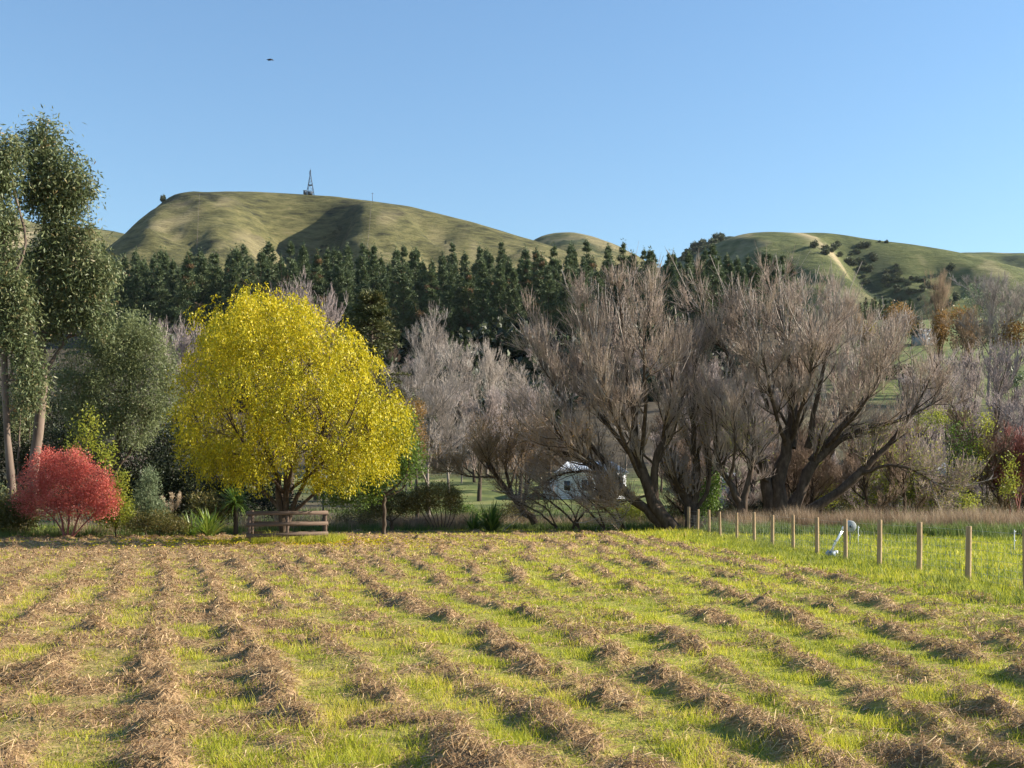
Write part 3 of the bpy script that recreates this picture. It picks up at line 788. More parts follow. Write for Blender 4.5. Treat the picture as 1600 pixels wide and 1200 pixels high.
# strap leaved plants ---------------------------------------------------
def strap_plant(name, label, cat, px, py, D, n, L, w, mat, seed, droop=.8, elev=(.5, 1.4), trunk_h=0.0, plumes=0, group=None, z=None, plume_h=2.2):
    rng = np.random.default_rng(seed)
    b = W(px, py, D); b[2] = float(G(b[0], b[1])) if z is None else z
    root = thing(name, label, cat, b, group)
    a = rng.uniform(0, 6.283, n); e = rng.uniform(elev[0], elev[1], n); ln = L * rng.uniform(.6, 1.15, n)
    K = 6
    d = np.stack([np.cos(a) * np.cos(e), np.sin(a) * np.cos(e), np.sin(e)], -1)
    P = np.zeros((n, K, 3)); P[:, 0] = np.stack([rng.normal(0, .1, n), rng.normal(0, .1, n), trunk_h + 0 * a], -1)
    for k in range(1, K):
        d = norm(d + np.array([0, 0, -droop / K]) * (k / K * 2))
        P[:, k] = P[:, k - 1] + d * (ln / (K - 1))[:, None]
    P[:, :, 2] = np.maximum(P[:, :, 2], .03)
    side = np.stack([-np.sin(a), np.cos(a), 0 * a], -1)
    wd = w * np.array([.6, 1, 1, .8, .5, .06])
    V = np.stack([P - side[:, None] * wd[None, :, None] / 2, P + side[:, None] * wd[None, :, None] / 2], 2)
    idx = np.arange(n * K * 2).reshape(n, K, 2)
    F = np.stack([idx[:, :-1, 0], idx[:, :-1, 1], idx[:, 1:, 1], idx[:, 1:, 0]], -1).reshape(-1, 4)
    link('leaves', make_mesh('leaves', V.reshape(-1, 3), [F], M[mat], rnd_attr(rng, n, K - 1)), root)
    if trunk_h > .2:
        mb = MB(); mb.tube([(0, 0, -.1), (.03, 0, trunk_h * .5), (0, 0, trunk_h)], (.13, .11, .10), 8); mb.build('trunk', M['bark_d'], root, True)
    for q in range(plumes):
        h = plume_h * rng.uniform(.8, 1.1); tx, ty = rng.normal(0, .35, 2)
        mb = MB(); mb.tube([(0, 0, 0), (tx * .4, ty * .4, h * .6), (tx, ty, h)], (.012, .01, .006), 4)
        st = mb.build('stalk', M['dry'], root)
        m = 130; t = rng.uniform(.72, 1.06, m)
        c = np.stack([tx * t ** 1.5, ty * t ** 1.5, h * t], -1) + rng.normal(0, .035, (m, 3))
        Vp, Fp = leaf_quads(rng, c, rng.normal(size=(m, 3)) * .4 + [tx, ty, .5], .16, .03)
        link('plume', make_mesh('plume', Vp, [Fp], M['plume'], rnd_attr(rng, m)), root)
    return root
strap_plant('flax_plant', 'bright green flax clump left of the timber rails', 'flax', 326, 826, 57, 150, 1.5, .07, 'flax', 1, .7)
strap_plant('flax_plant', 'smaller flax fan beside the bright flax clump', 'flax', 300, 824, 58, 60, 1.2, .06, 'flax', 2, .8)
strap_plant('cabbage_tree', 'spiky cabbage tree with drooping leaves behind the flax', 'tree', 368, 800, 60, 190, 1.25, .06, 'green', 3, 1.1, (-.3, 1.4), 1.55)
strap_plant('pampas_grass', 'pampas clump with pale plumes beside grey green bush', 'pampas', 270, 824, 60, 120, 1.0, .03, 'rough', 4, 1.2, plumes=5, plume_h=1.75)
strap_plant('pampas_grass', 'small pampas tuft with plumes at foot of red bush', 'pampas', 212, 826, 58, 90, .8, .03, 'rough', 5, 1.2, plumes=3, plume_h=1.3)
strap_plant('flax_plant', 'dark green flax in front of the leaning orange willow', 'flax', 768, 822, 66, 150, 1.7, .08, 'green', 6, .7)
strap_plant('flax_plant', 'small dark flax left of the larger dark flax', 'flax', 742, 822, 66, 70, 1.2, .07, 'green', 7, .8)

# ================================================================== yellow tree with rails
YD = 50.0
def yellow_tree():
    rng = np.random.default_rng(200)
    base = W(442, 845, YD); base[2] = 0
    root = thing('weeping_tree', 'large weeping tree with bright yellow autumn leaves', 'tree', base)
    limbs = [([(440, 850), (441, 800), (436, 760), (424, 720), (400, 660), (375, 590), (345, 530)], (.26, .22, .17, .14, .10, .07, .03)),
             ([(442, 850), (446, 800), (448, 740), (445, 660), (440, 570), (425, 480), (412, 448)], (.22, .18, .15, .12, .09, .05, .02)),
             ([(444, 850), (452, 800), (475, 755), (500, 690), (520, 610), (530, 540)], (.18, .15, .12, .10, .07, .03)),
             ([(440, 800), (415, 768), (370, 735), (325, 690), (300, 640)], (.13, .11, .09, .06, .03)),
             ([(450, 805), (490, 775), (540, 720), (580, 660), (605, 620)], (.12, .10, .08, .06, .03)),
             ([(446, 790, 0), (455, 730, -1.5), (465, 650, -3), (470, 580, -3.6)], (.12, .10, .07, .03)),
             ([(444, 790, 0), (430, 730, 1.5), (420, 650, 3), (430, 560, 3.6)], (.12, .10, .07, .03)),
             ([(444, 770, 0), (400, 720, -1.8), (360, 660, -3), (340, 610, -3.5)], (.10, .08, .06, .03)),
             ([(450, 770, 0), (510, 720, -1.8), (550, 650, -3), (565, 600, -3)], (.10, .08, .06, .03)),
             ([(448, 740, 0), (480, 640, 1), (485, 540, .6), (470, 490, .5)], (.10, .07, .05, .02))]
    limbs = [(p, tuple(v * .66 for v in r)) for p, r in limbs]
    lines = [(px_line(p, YD), r) for p, r in limbs]
    V, F = trunk_mesh(lines, 8, 14, seed=3)
    place_mesh('trunk', V, [F], M['bark_w'], root, base, smooth=True)
    P = np.array([resample(q, r, 12)[0] for q, r in lines]); Rr = np.array([resample(q, r, 12)[1] for q, r in lines])
    B1, R1 = grow(rng, P, Rr, 26, .35, 1, .8, .3, 2.0, .25, 7, .45, .012, (0, 0, .25), .10)
    B2, R2 = grow(rng, B1, R1, 6, .3, 1, .8, .3, .9, .3, 5, .5, .006, (0, 0, -.3), .15)
    Vb, Fb = cat_geo([tubes(B1, R1, 4), tubes(B2, R2, 3)])
    place_mesh('branches', Vb, [Fb], M['bark_w'], root, base)
    # hanging leaf strands, from an uneven crown envelope
    env = [(400, 468, 36, 24), (345, 500, 34, 26), (455, 488, 40, 28), (330, 545, 38, 36), (390, 520, 50, 40), (460, 545, 56, 46), (525, 525, 36, 30), (545, 570, 40, 40),
           (320, 600, 40, 44), (385, 600, 56, 50), (470, 615, 60, 50), (550, 625, 50, 44), (600, 640, 32, 40), (325, 665, 38, 34), (400, 680, 50, 44), (480, 690, 52, 44), (560, 700, 46, 36), (605, 695, 26, 34), (300, 690, 18, 26), (340, 710, 30, 24), (520, 735, 36, 20), (385, 730, 36, 20), (285, 640, 16, 26)]
    cl = []
    cx, cy = 455, 610
    for (px, py, rx, ry) in env:
        rr = min(1, math.hypot((px - cx) / 190., (py - cy) / 185.))
        dd = 4.6 * math.sqrt(max(0.02, 1 - rr * rr))
        for k in (-1, -.45, .1, 1):
            if abs(k) < .5 and rr < .5 and k > 0: continue
            cl += clumps_px([(px + rng.normal(0, 5), py + rng.normal(0, 5), rx * .92, ry * .92, k * dd)], YD, .8)
    ns = 7600
    pts, out, kk = ell_points(rng, cl, ns, .5, 9, .20)
    ns = len(pts)
    sl = rng.uniform(.25, .95, ns) * np.where(rng.uniform(0, 1, ns) < .2, 1.35, 1)
    m = 11
    t = np.tile(np.linspace(.0, 1, m), ns) + rng.normal(0, .03, ns * m)
    i = np.repeat(np.arange(ns), m)
    oh = out * np.array([1, 1, .2])
    c = pts[i] + oh[i] * (.34 * np.sqrt(np.clip(t, 0, 1)))[:, None] + np.stack([0 * t, 0 * t, -sl[i] * np.clip(t, 0, 2) ** 1.4], -1) + rng.normal(0, .045, (ns * m, 3))
    ok = c[:, 2] > 1.7 + .5 * vnoise(c[:, 0] * 1.2, c[:, 1] * 1.2, 5)
    c = c[ok]; i = i[ok]; N = len(c)
    d = rng.normal(size=(N, 3)) * .55 + np.array([0, 0, -.75]) + oh[i] * .25
    V, F = leaf_quads(rng, c, d, rng.uniform(.09, .17, N), rng.uniform(.035, .065, N))
    bc = np.clip(.42 + .5 * (rng.uniform(0, 1, kk.max() + 1)[kk][i] - .5) + .22 * (c[:, 2] - 6.5) / 4, 0, 1)  # lower leaves greener, with the shade of the lower crown put into their tone
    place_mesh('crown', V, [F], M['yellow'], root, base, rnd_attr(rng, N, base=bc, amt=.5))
    print('yellow leaves', N)
yellow_tree()

def rail_guard():
    b = W(448, 845, 48.6); b[2] = 0
    x0, x1 = W(386, 800, 48.6)[0] - b[0], W(512, 800, 48.6)[0] - b[0]
    root = thing('timber_rail_guard', 'weathered three rail timber tree guard round the yellow tree', 'fence', b)
    root.rotation_euler = (0, 0, R(9.5))
    dep = 2.6
    for x in (x0 + .12, (x0 + x1) / 2, x1 - .10):
        MB().box((x, .075, .60), (.12, .10, 1.42)).build('post', M['rail'], root)
    for x in (x0 + .12, x1 - .10):
        MB().box((x, dep, .60), (.12, .10, 1.42)).build('post', M['rail'], root)
    for k, z in enumerate((.34, .76, 1.20)):
        tilt = (.05, .03, .02)[k]
        mb = MB(); mb.box((0, 0, 0), (x1 - x0, .045, .15)); o = mb.build('rail', M['rail'], root)
        o.location = ((x0 + x1) / 2, 0, z + .02); o.rotation_euler = (0, -tilt * .6, 0)
        mb = MB(); mb.box((0, 0, 0), (x1 - x0, .045, .15)); o = mb.build('rail', M['rail'], root)
        o.location = ((x0 + x1) / 2, dep + .08, z); o.rotation_euler = (0, .008, 0)
        for x in (x0 + .035, x1 - .01):
            MB().box((x, dep / 2 + .04, z), (.045, dep - .02, .15)).build('rail', M['rail'], root)
rail_guard()

# lamp post behind the tree
b = W(505, 805, 62); b[2] = 0
t_ = thing('lamp_post', 'thin garden lamp post with white head right of yellow tree trunk', 'lamp', b)
MB().tube([(0, 0, -.1), (0, 0, 2.75)], .045, 8).build('pole', M['steel'], t_, True)
mb = MB(); mb.tube([(0, 0, 2.75), (0, 0, 2.80), (0, 0, 2.98), (0, 0, 3.04)], (.08, .16, .17, .05), 10); mb.build('lamp_head', M['white'], t_, True)

# ================================================================== conifer and shrubs behind the yellow tree
def layered_conifer(name, label, px, pbase, ptop, D, Rm, seed, mat='cedar', n=150):
    rng = np.random.default_rng(seed)
    b = W(px, pbase, D); b[2] = float(G(b[0], b[1])); H = W(px, ptop, D)[2] - b[2]
    root = thing(name, label, 'tree', b)
    MB().tube([(0, 0, -.3), (.1, 0, H * .5), (0, 0, H * .97)], (.32, .2, .04), 8).build('trunk', M['bark_d'], root, True)
    z = rng.uniform(.12, .98, n) ** .9; a = rng.uniform(0, 6.283, n)
    ln = Rm * np.minimum(1, (1 - z) * 1.35 + .12) * rng.uniform(.55, 1.1, n)
    K = 6
    tt = np.linspace(0, 1, K)
    P = np.stack([np.cos(a)[:, None] * ln[:, None] * tt, np.sin(a)[:, None] * ln[:, None] * tt, z[:, None] * H + ln[:, None] * (.28 * tt - .22 * tt ** 2)], -1)
    Vb, Fb = tubes(P, np.tile(np.linspace(.06, .012, K), (n, 1)), 4)
    link('branches', make_mesh('branches', Vb, [Fb], M['bark_d']), root)
    m = 110
    i = np.repeat(np.arange(n), m); u = rng.uniform(.25, 1.03, n * m)
    f = np.clip(u, 0, .999) * (K - 1); j = f.astype(int); w = (f - j)[:, None]
    c = P[i, j] * (1 - w) + P[i, np.minimum(j + 1, K - 1)] * w
    side = np.stack([-np.sin(a), np.cos(a), 0 * a], -1)
    c = c + side[i] * (rng.normal(0, .28, n * m) * (1.15 - u * .6))[:, None] + np.stack([0 * u, 0 * u, rng.normal(.03, .07, n * m)], -1)
    d = norm(np.stack([np.cos(a), np.sin(a), .25 + 0 * a], -1)[i] + rng.normal(size=(n * m, 3)) * .6)
    V, F = leaf_quads(rng, c, d, rng.uniform(.18, .34, n * m), rng.uniform(.05, .10, n * m))
    link('crown', make_mesh('crown', V, [F], M[mat], rnd_attr(rng, n * m, base=rng.uniform(0, 1, n)[i], amt=.6)), root)
layered_conifer('cedar_tree', 'dark layered conifer rising right behind the yellow tree', 580, 780, 450, 84, 4.8, 210, n=190)
leafy('shrub', 'fresh green leafy shrub at right edge of yellow tree', 'shrub', 61,
      [(615, 690, 30, 36), (640, 720, 24, 34), (600, 735, 36, 28), (560, 765, 40, 26), (635, 660, 14, 18), (525, 770, 30, 20)], 'green', 12000, .14, .06, (600, 812), per=18, spread=.2, seed=220, up=.3)
leafy('shrub', 'olive brown domed shrub with bare stems behind the long grass', 'shrub', 64,
      [(685, 775, 34, 22), (660, 780, 26, 20), (710, 785, 16, 18)], 'olive', 11000, .10, .035, (690, 822), per=16, spread=.13, seed=221, up=.4,
      trunk=[([(690 + k * 4, 824), (690 + k * 7, 805), (686 + k * 9, 785)], (.03, .025, .01)) for k in (-4, -3, -2, -1, 0, 1, 2, 3)])
leafy('shrub', 'darker olive shrub left of the domed shrub', 'shrub', 65,
      [(615, 785, 26, 20), (590, 792, 20, 16), (640, 790, 16, 18)], 'olive', 7500, .11, .04, (612, 822), per=16, spread=.14, seed=222, up=.3)
leafy('shrub', 'small red tinged shrub beside the conifer', 'shrub', 72, [(650, 640, 14, 18), (640, 655, 12, 16), (652, 690, 12, 30)], 'orange', 2600, .12, .05, (652, 812), per=14, spread=.16, seed=223)

# ================================================================== bare trees
def bare_tree(name, label, base_px, D, limbs, n1, n2, n3, L1, L2, L3, twig, bark='bark_w', seed=1, trop=(.0, 0, .55), group=None, n4=0, L4=.5, shoots=0, a1=.65, K=12, trunk_n=None, leaf=None, rmin=.007):
    """limbs: px polylines with radii; the first trunk_n stay in the trunk mesh, the rest are limbs of their own"""
    rng = np.random.default_rng(seed)
    base = W(base_px[0], base_px[1], D); base[2] = float(G(base[0], base[1]))
    root = thing(name, label, 'tree', base, group)
    lines = []
    for p, r in limbs:
        q = px_line(p, D); lines.append((q, r))
    tn = len(lines) if trunk_n is None else trunk_n
    V, F = trunk_mesh(lines[:tn], 8, 14, .08, seed); place_mesh('trunk', V, [F], M[bark], root, base, smooth=True)
    for ln in lines[tn:]:
        V, F = trunk_mesh([ln], 7, 14, .08, seed + 3); place_mesh('limb', V, [F], M[bark], root, base, smooth=True)
    P = np.array([resample(q, r, K)[0] for q, r in lines]); Rr = np.array([resample(q, r, K)[1] for q, r in lines])
    B1, R1 = grow(rng, P, Rr, n1, .28, 1, a1, .25, L1, .3, 8, .42, .018, trop, .10)
    V, F = tubes(B1, R1, 5); place_mesh('branches', V, [F], M[bark], root, base)['kind'] = 'stuff'
    B2, R2 = grow(rng, B1, R1, n2, .2, 1, .6, .25, L2, .3, 4, .5, .011, trop, .12)
    geo = [tubes(B2, R2, 3)]
    B3, R3 = grow(rng, B2, R2, n3, .1, 1, .55, .25, L3, .3, 2, .6, rmin, trop, .12)
    geo.append(tubes(B3, R3, 3))
    last = B3
    if n4:
        B4, R4 = grow(rng, B3, R3, n4, .1, 1, .5, .2, L4, .3, 3, .7, rmin * .8, trop, .1); geo.append(tubes(B4, R4, 3)); last = B4
    if shoots:
        Sh, SR = grow(rng, P, Rr, shoots, .62, 1, .45, .2, 2.7, .28, 7, .5, .026, (0, 0, .75), .07, tip=.4, lfall=.1)
        Sq, SqR = grow(rng, Sh, SR, 4, .3, .95, .5, .15, .8, .3, 4, .6, .014, (0, 0, .7), .08)
        V, F = cat_geo([tubes(Sh, SR, 4), tubes(Sq, SqR, 3)]); place_mesh('shoots', V, [F], M['twig_g'], root, base)['kind'] = 'stuff'
    V, F = cat_geo(geo)
    o = place_mesh('twigs', V, [F], M[twig], root, base); o['kind'] = 'stuff'
    if leaf:
        mat, n, ln_, wd_, zmax = leaf
        c = last.reshape(-1, 3); c = c[c[:, 2] < zmax]; c = c[rng.integers(0, len(c), n)] + rng.normal(0, .12, (n, 3))
        V, F = leaf_quads(rng, c, rng.normal(size=(n, 3)) + [0, 0, -.4], ln_ * rng.uniform(.6, 1.3, n), wd_)
        place_mesh('leaves', V, [F], M[mat], root, base, rnd_attr(rng, n))
    return root

WA = [([(1062, 835), (1030, 800), (1012, 770), (1003, 730), (990, 660), (978, 570), (968, 460)], (.42, .34, .26, .2, .14, .09, .03)),
      ([(1050, 832), (1005, 792), (970, 765), (935, 735), (900, 712), (850, 700)], (.36, .28, .22, .16, .11, .04)),
      ([(1040, 815), (1025, 775), (1018, 740), (1036, 690), (1050, 620), (1052, 540)], (.30, .24, .18, .13, .09, .03)),
      ([(985, 775), (958, 735), (925, 700), (890, 640), (850, 580, -1), (838, 555, -1)], (.16, .13, .11, .08, .05, .02)),
      ([(1005, 735), (970, 690), (930, 640), (900, 590), (870, 545), (835, 520)], (.15, .12, .09, .07, .05, .02)),
      ([(998, 700), (960, 620), (925, 540), (905, 480)], (.12, .09, .06, .02)),
      ([(1002, 720), (1010, 620, -2), (1005, 540, -2.5), (1010, 460, -2.5)], (.13, .1, .06, .02)),
      ([(1000, 745), (975, 690, -2), (945, 610, -3), (930, 550, -3)], (.13, .1, .06, .02)),
      ([(1010, 745), (985, 680, 2), (965, 600, 3), (950, 510, 3.4)], (.13, .1, .06, .02)),
      ([(945, 742), (910, 735, .5), (870, 742, .8), (835, 765, 1)], (.10, .07, .05, .02)),
      ([(1008, 775), (985, 780, -.8), (950, 790, -1.4)], (.08, .05, .02)),
      ([(1030, 720), (1060, 650, 1.5), (1075, 590, 2), (1082, 540, 2)], (.11, .09, .05, .02)),
      ([(960, 752), (925, 720, -1.5), (880, 690, -2.5), (850, 640, -3)], (.12, .09, .06, .02))]
bare_tree('willow_tree', 'big bare willow leaning left in front of the white house', (1050, 830), 67, WA, 18, 9, 7, 2.2, 1.3, .85, 'twig_w', seed=301, shoots=7, rmin=.010, trunk_n=3, trop=(-.05, 0, .6), leaf=('orange', 2600, .13, .05, 6))
WC = [([(1222, 815), (1215, 780), (1213, 740), (1228, 700), (1240, 640), (1235, 560), (1222, 500), (1212, 462)], (.55, .46, .36, .26, .20, .13, .07, .03)),
      ([(1200, 812), (1205, 775), (1198, 740), (1180, 690), (1160, 620), (1140, 560), (1115, 510), (1090, 478)], (.42, .34, .26, .2, .14, .1, .06, .02)),
      ([(1230, 812), (1250, 770), (1272, 715), (1305, 690), (1345, 668), (1400, 662), (1440, 640), (1480, 618)], (.44, .36, .28, .2, .15, .11, .07, .03)),
      ([(1245, 808), (1300, 775), (1345, 740), (1395, 690), (1430, 640), (1465, 570)], (.34, .28, .22, .15, .09, .03)),
      ([(1262, 700), (1275, 630), (1290, 560), (1300, 520), (1308, 480)], (.2, .15, .1, .06, .02)),
      ([(1265, 720), (1320, 660), (1360, 610), (1390, 565), (1405, 525)], (.16, .12, .09, .06, .02)),
      ([(1180, 690), (1150, 660), (1110, 640), (1085, 600), (1075, 560)], (.13, .1, .08, .05, .02)),
      ([(1200, 640), (1180, 580), (1165, 530), (1150, 478)], (.12, .09, .06, .02)),
      ([(1228, 700), (1205, 620, -2), (1190, 550, -3), (1180, 495, -3)], (.15, .11, .07, .02)),
      ([(1235, 690), (1265, 600, -2.4), (1270, 540, -3), (1262, 480, -3)], (.15, .11, .07, .02)),
      ([(1240, 700), (1250, 600, 2.4), (1255, 530, 3), (1240, 475, 3.4)], (.14, .1, .07, .02)),
      ([(1275, 712), (1320, 640, 2.5), (1345, 570, 3.5), (1350, 520, 4)], (.14, .1, .06, .02)),
      ([(1290, 700), (1345, 640, -2.5), (1375, 590, -3), (1385, 545, -3)], (.13, .1, .06, .02)),
      ([(1340, 742), (1390, 725, -1), (1430, 735, -1), (1470, 760, -1)], (.12, .09, .06, .02)),
      ([(1205, 760), (1170, 720, -1.6), (1140, 680, -2.5), (1125, 620, -3)], (.12, .09, .06, .02))]
bare_tree('willow_tree', 'largest bare willow with spreading dark limbs behind the fence posts', (1215, 815), 69, WC, 18, 9, 7, 2.3, 1.3, .85, 'twig_w', seed=302, shoots=7, rmin=.010, trunk_n=4, trop=(0, 0, .6), leaf=('lime', 2600, .13, .05, 6))
WB = [([(1162, 822), (1158, 785), (1140, 755), (1125, 735), (1115, 690), (1110, 620)], (.30, .22, .16, .12, .08, .03)),
      ([(1162, 800), (1168, 760), (1178, 710), (1180, 650)], (.2, .15, .1, .03)),
      ([(1140, 755), (1150, 700, -1), (1145, 640, -1.5)], (.1, .07, .02))]
bare_tree('willow_tree', 'small dark forked willow just left of the largest willow', (1162, 822), 66, WB, 14, 8, 6, 1.8, 1.0, .6, 'twig_w', seed=303, trunk_n=2)
WS = [([(1082, 835), (1080, 800), (1072, 775), (1055, 755), (1048, 700)], (.40, .36, .24, .14, .05)),
      ([(1080, 810), (1088, 775), (1090, 740), (1080, 660), (1088, 560)], (.26, .2, .14, .09, .03)),
      ([(1085, 800), (1105, 770), (1110, 720), (1100, 640)], (.14, .12, .08, .03))]
bare_tree('willow_tree', 'stumpy willow sprouting upright shoots between the two big willows', (1082, 835), 68, WS, 22, 8, 6, 2.4, 1.1, .6, 'twig_m', seed=304, trunk_n=1, trop=(0, 0, 1.1), leaf=('orange', 1800, .12, .05, 6))
# leaning orange willow
WO = [([(836, 818), (815, 795), (795, 768), (775, 745), (755, 715), (745, 690)], (.22, .18, .14, .11, .07, .03)),
      ([(800, 775), (790, 735), (792, 700), (800, 675)], (.12, .09, .06, .02)),
      ([(815, 795), (825, 755), (840, 720), (850, 690)], (.10, .08, .05, .02)),
      ([(780, 750), (765, 720, -1.5), (760, 690, -2)], (.08, .06, .02)),
      ([(795, 768), (810, 720, 1.6), (825, 690, 2)], (.09, .06, .02)),
      ([(775, 745), (735, 745), (700, 735)], (.07, .05, .02))]
bare_tree('willow_tree', 'small leaning willow still holding orange brown leaves', (836, 818), 70, WO, 14, 8, 6, 1.7, 1.0, .55, 'twig_o', seed=305, trunk_n=1, leaf=('orange', 8500, .10, .028, 20))
# fallen low shoots under the leaning willow
for i, (bx, tx, ty) in enumerate([(905, 845, 772), (945, 885, 768), (975, 915, 775), (870, 800, 780), (895, 940, 780)]):
    bare_tree('willow_shoot', ['arching bare shoot below the house window', 'arching bare shoot left of the leaning willow trunk', 'arching bare shoot nearest the leaning willow trunk', 'bare shoot arching left from the orange willow foot', 'short bare shoot leaning right below the house'][i],
              (bx, 825), 66 + i * .4, [([(bx, 826), (bx + (tx - bx) * .4, 800), (tx, ty)], (.06, .045, .015)), ([(bx, 824), (bx + (tx - bx) * .2, 795, -.4), (bx + (tx - bx) * .7, ty - 5, -.8)], (.05, .035, .012))],
              8, 4, 3, .95, .6, .4, 'twig_d', seed=320 + i, trop=(-.1, 0, .3))

# generic bare trees, built at the origin and copied
def bare_proto(seed, H, spread, n0, twig, up, n1=9, n2=6, n3=5, rt=.16, tz=.3):
    rng = np.random.default_rng(seed)
    tp = np.stack([.15 * np.sin(np.linspace(0, 3, 10) + seed), .15 * np.cos(np.linspace(0, 2.5, 10) + seed), np.linspace(-.3, H * .8, 10)], -1)[None]
    tr = np.linspace(rt, rt * .15, 10)[None]
    L0, R0 = grow(rng, tp, tr, n0, tz, 1, .75 * spread, .2, H * .45, .2, 8, .6, .03, (0, 0, up), .08, lfall=.45)
    V, F = cat_geo([tubes(tp, tr, 7), tubes(L0, R0, 5)])
    me_t = make_mesh('trunk', V, [F], M[{'twig_w': 'bark_w', 'twig_d': 'bark_w', 'twig_m': 'bark_d', 'twig_g': 'bark_p', 'twig_r': 'twig_r', 'twig_o': 'bark_w'}[twig]], smooth=True)
    B1, R1 = grow(rng, L0, R0, n1, .2, 1, .6, .25, H * .17, .25, 5, .5, .016, (0, 0, up), .1)
    B2, R2 = grow(rng, B1, R1, n2, .15, 1, .55, .25, H * .09, .25, 3, .6, .011, (0, 0, up), .1)
    B3, R3 = grow(rng, B2, R2, n3, .1, 1, .5, .25, H * .05, .25, 2, .7, .008, (0, 0, up), .1)
    V, F = cat_geo([tubes(B1, R1, 3), tubes(B2, R2, 3), tubes(B3, R3, 3)])
    return me_t, make_mesh('twigs', V, [F], M[twig]), H
BP = {'grey': bare_proto(41, 9, 1.0, 13, 'twig_g', .5), 'grey2': bare_proto(42, 9, .8, 14, 'twig_g', .8), 'mauve': bare_proto(43, 7, .9, 13, 'twig_m', .7), 'mauve2': bare_proto(44, 7, 1.1, 13, 'twig_m', .5, tz=.1),
      'red': bare_proto(45, 4, .7, 14, 'twig_r', .9, rt=.06, tz=.03), 'tan': bare_proto(46, 8, .9, 14, 'twig_o', .7), 'poplar': bare_proto(47, 14, .45, 26, 'twig_o', 1.6, 8, 6, 3, tz=.08),
      'brown': bare_proto(48, 6, 1.0, 13, 'twig_d', .6, tz=.1)}
def put_bare(kind, label, px, pyb, pyt, D, wide=1.0, seed=0, name='bare_tree', group=None, z=None, leaf=None):
    mt, mw, H = BP[kind]
    b = W(px, pyb, D); gz = float(G(b[0], b[1])) if z is None else z
    top = W(px, pyt, D)[2]; h = max(1.5, top - gz)
    t = thing(name, label, 'tree', (b[0], b[1], gz - .05), group)
    s = h / H * .9
    t.scale = (s * wide, s * wide, s); t.rotation_euler = (0, 0, seed * 1.7)
    link('trunk', mt, t); o = link('twigs', mw, t); o['kind'] = 'stuff'
    return t
spec = [
 ('grey', 'pale grey bare tree with crooked trunk right of the yellow tree', 672, 770, 592, 78, 1.25),
 ('grey2', 'tallest silvery bare tree against the dark pine trunks', 680, 620, 492, 150, 1.0),
 ('grey', 'silvery bare tree touching the tallest silvery one', 718, 640, 535, 145, .9),
 ('grey2', 'whitish bare tree with a stubby bright trunk before the pines', 762, 660, 540, 140, .8),
 ('mauve', 'rounded grey bare tree above the orange willow', 752, 730, 605, 110, 1.1),
 ('grey2', 'fine brushy pale tree left of the rounded grey tree', 700, 740, 590, 98, .9),
 ('grey2', 'brushy pale tree close behind the conifer', 648, 730, 560, 105, .9),
 ('mauve', 'mauve bare tree left behind the leaning willow', 812, 720, 600, 105, 1.0),
 ('mauve2', 'mauve bare thicket tree right of the orange willow', 860, 740, 590, 128, 1.0),
 ('grey', 'pale bare tree with twisted top before the pine shade', 800, 660, 570, 150, 1.0),
 ('mauve', 'pinkish bare tree crown above the yellow tree left of conifer', 490, 700, 438, 110, .9),
 ('mauve', 'pinkish bare tree crown behind the top of the yellow tree', 455, 700, 455, 112, .9),
 ('mauve', 'grey bare tree crown between wattle and yellow tree', 272, 700, 500, 105, .9),
 ('mauve', 'grey bare tree crown hidden beside the yellow tree top', 305, 700, 520, 108, .9),
 ('mauve', 'upright mauve tree behind the stumpy willow', 1080, 790, 560, 84, .8),
 ('mauve2', 'upright mauve tree behind the forked willow', 1120, 790, 570, 86, .8),
 ('mauve2', 'mauve tree filling the gap under the largest willow', 1180, 795, 600, 84, 1.0),
 ('brown', 'brown thicket tree behind the largest willow trunk', 1260, 800, 620, 80, 1.1),
 ('brown', 'brown thicket tree under the right limbs of the largest willow', 1340, 800, 640, 80, 1.1),
 ('brown', 'brown thicket tree right of the largest willow limbs', 1400, 795, 650, 82, 1.1),
 ('mauve', 'grey mauve tree above the right limb tips', 1440, 740, 570, 95, 1.0),
 ('mauve2', 'grey mauve tree beside the green climbing leaves', 1480, 760, 585, 92, 1.0),
 ('brown', 'dark stemmed bare tree wrapped in green leaves', 1520, 800, 610, 74, 1.1),
 ('mauve', 'large hazy mauve tree at the right edge midslope', 1560, 700, 530, 110, 1.1),
 ('mauve2', 'mauve tree low at the right edge', 1600, 760, 600, 92, 1.1),
 ('mauve', 'hazy mauve tree midslope left of the right edge', 1515, 690, 545, 120, 1.0),
 ('mauve2', 'hazy mauve tree midslope beneath the poplar', 1460, 680, 560, 125, 1.0),
 ('brown', 'bare brown tree low by the dry grass', 1560, 800, 680, 74, 1.2),
 ('grey', 'large pale bare tree near the right edge skyline', 1545, 560, 430, 210, 1.0),
 ('grey', 'large pale bare tree cut by the right edge skyline', 1592, 560, 440, 205, 1.0),
 ('tan', 'brown bare tree left of the orange autumn tree', 1345, 540, 478, 230, 1.2),
 ('tan', 'brown bare tree right of the tall poplar', 1505, 560, 485, 215, 1.1),
 ('grey2', 'pale thin tree standing over the right top of the willow', 1300, 640, 448, 90, .7),
]
for i, (k, lab, px, pb, pt, D, wd) in enumerate(spec):
    put_bare(k, lab, px, pb, pt, D, wd, i)
rngt = np.random.default_rng(77)
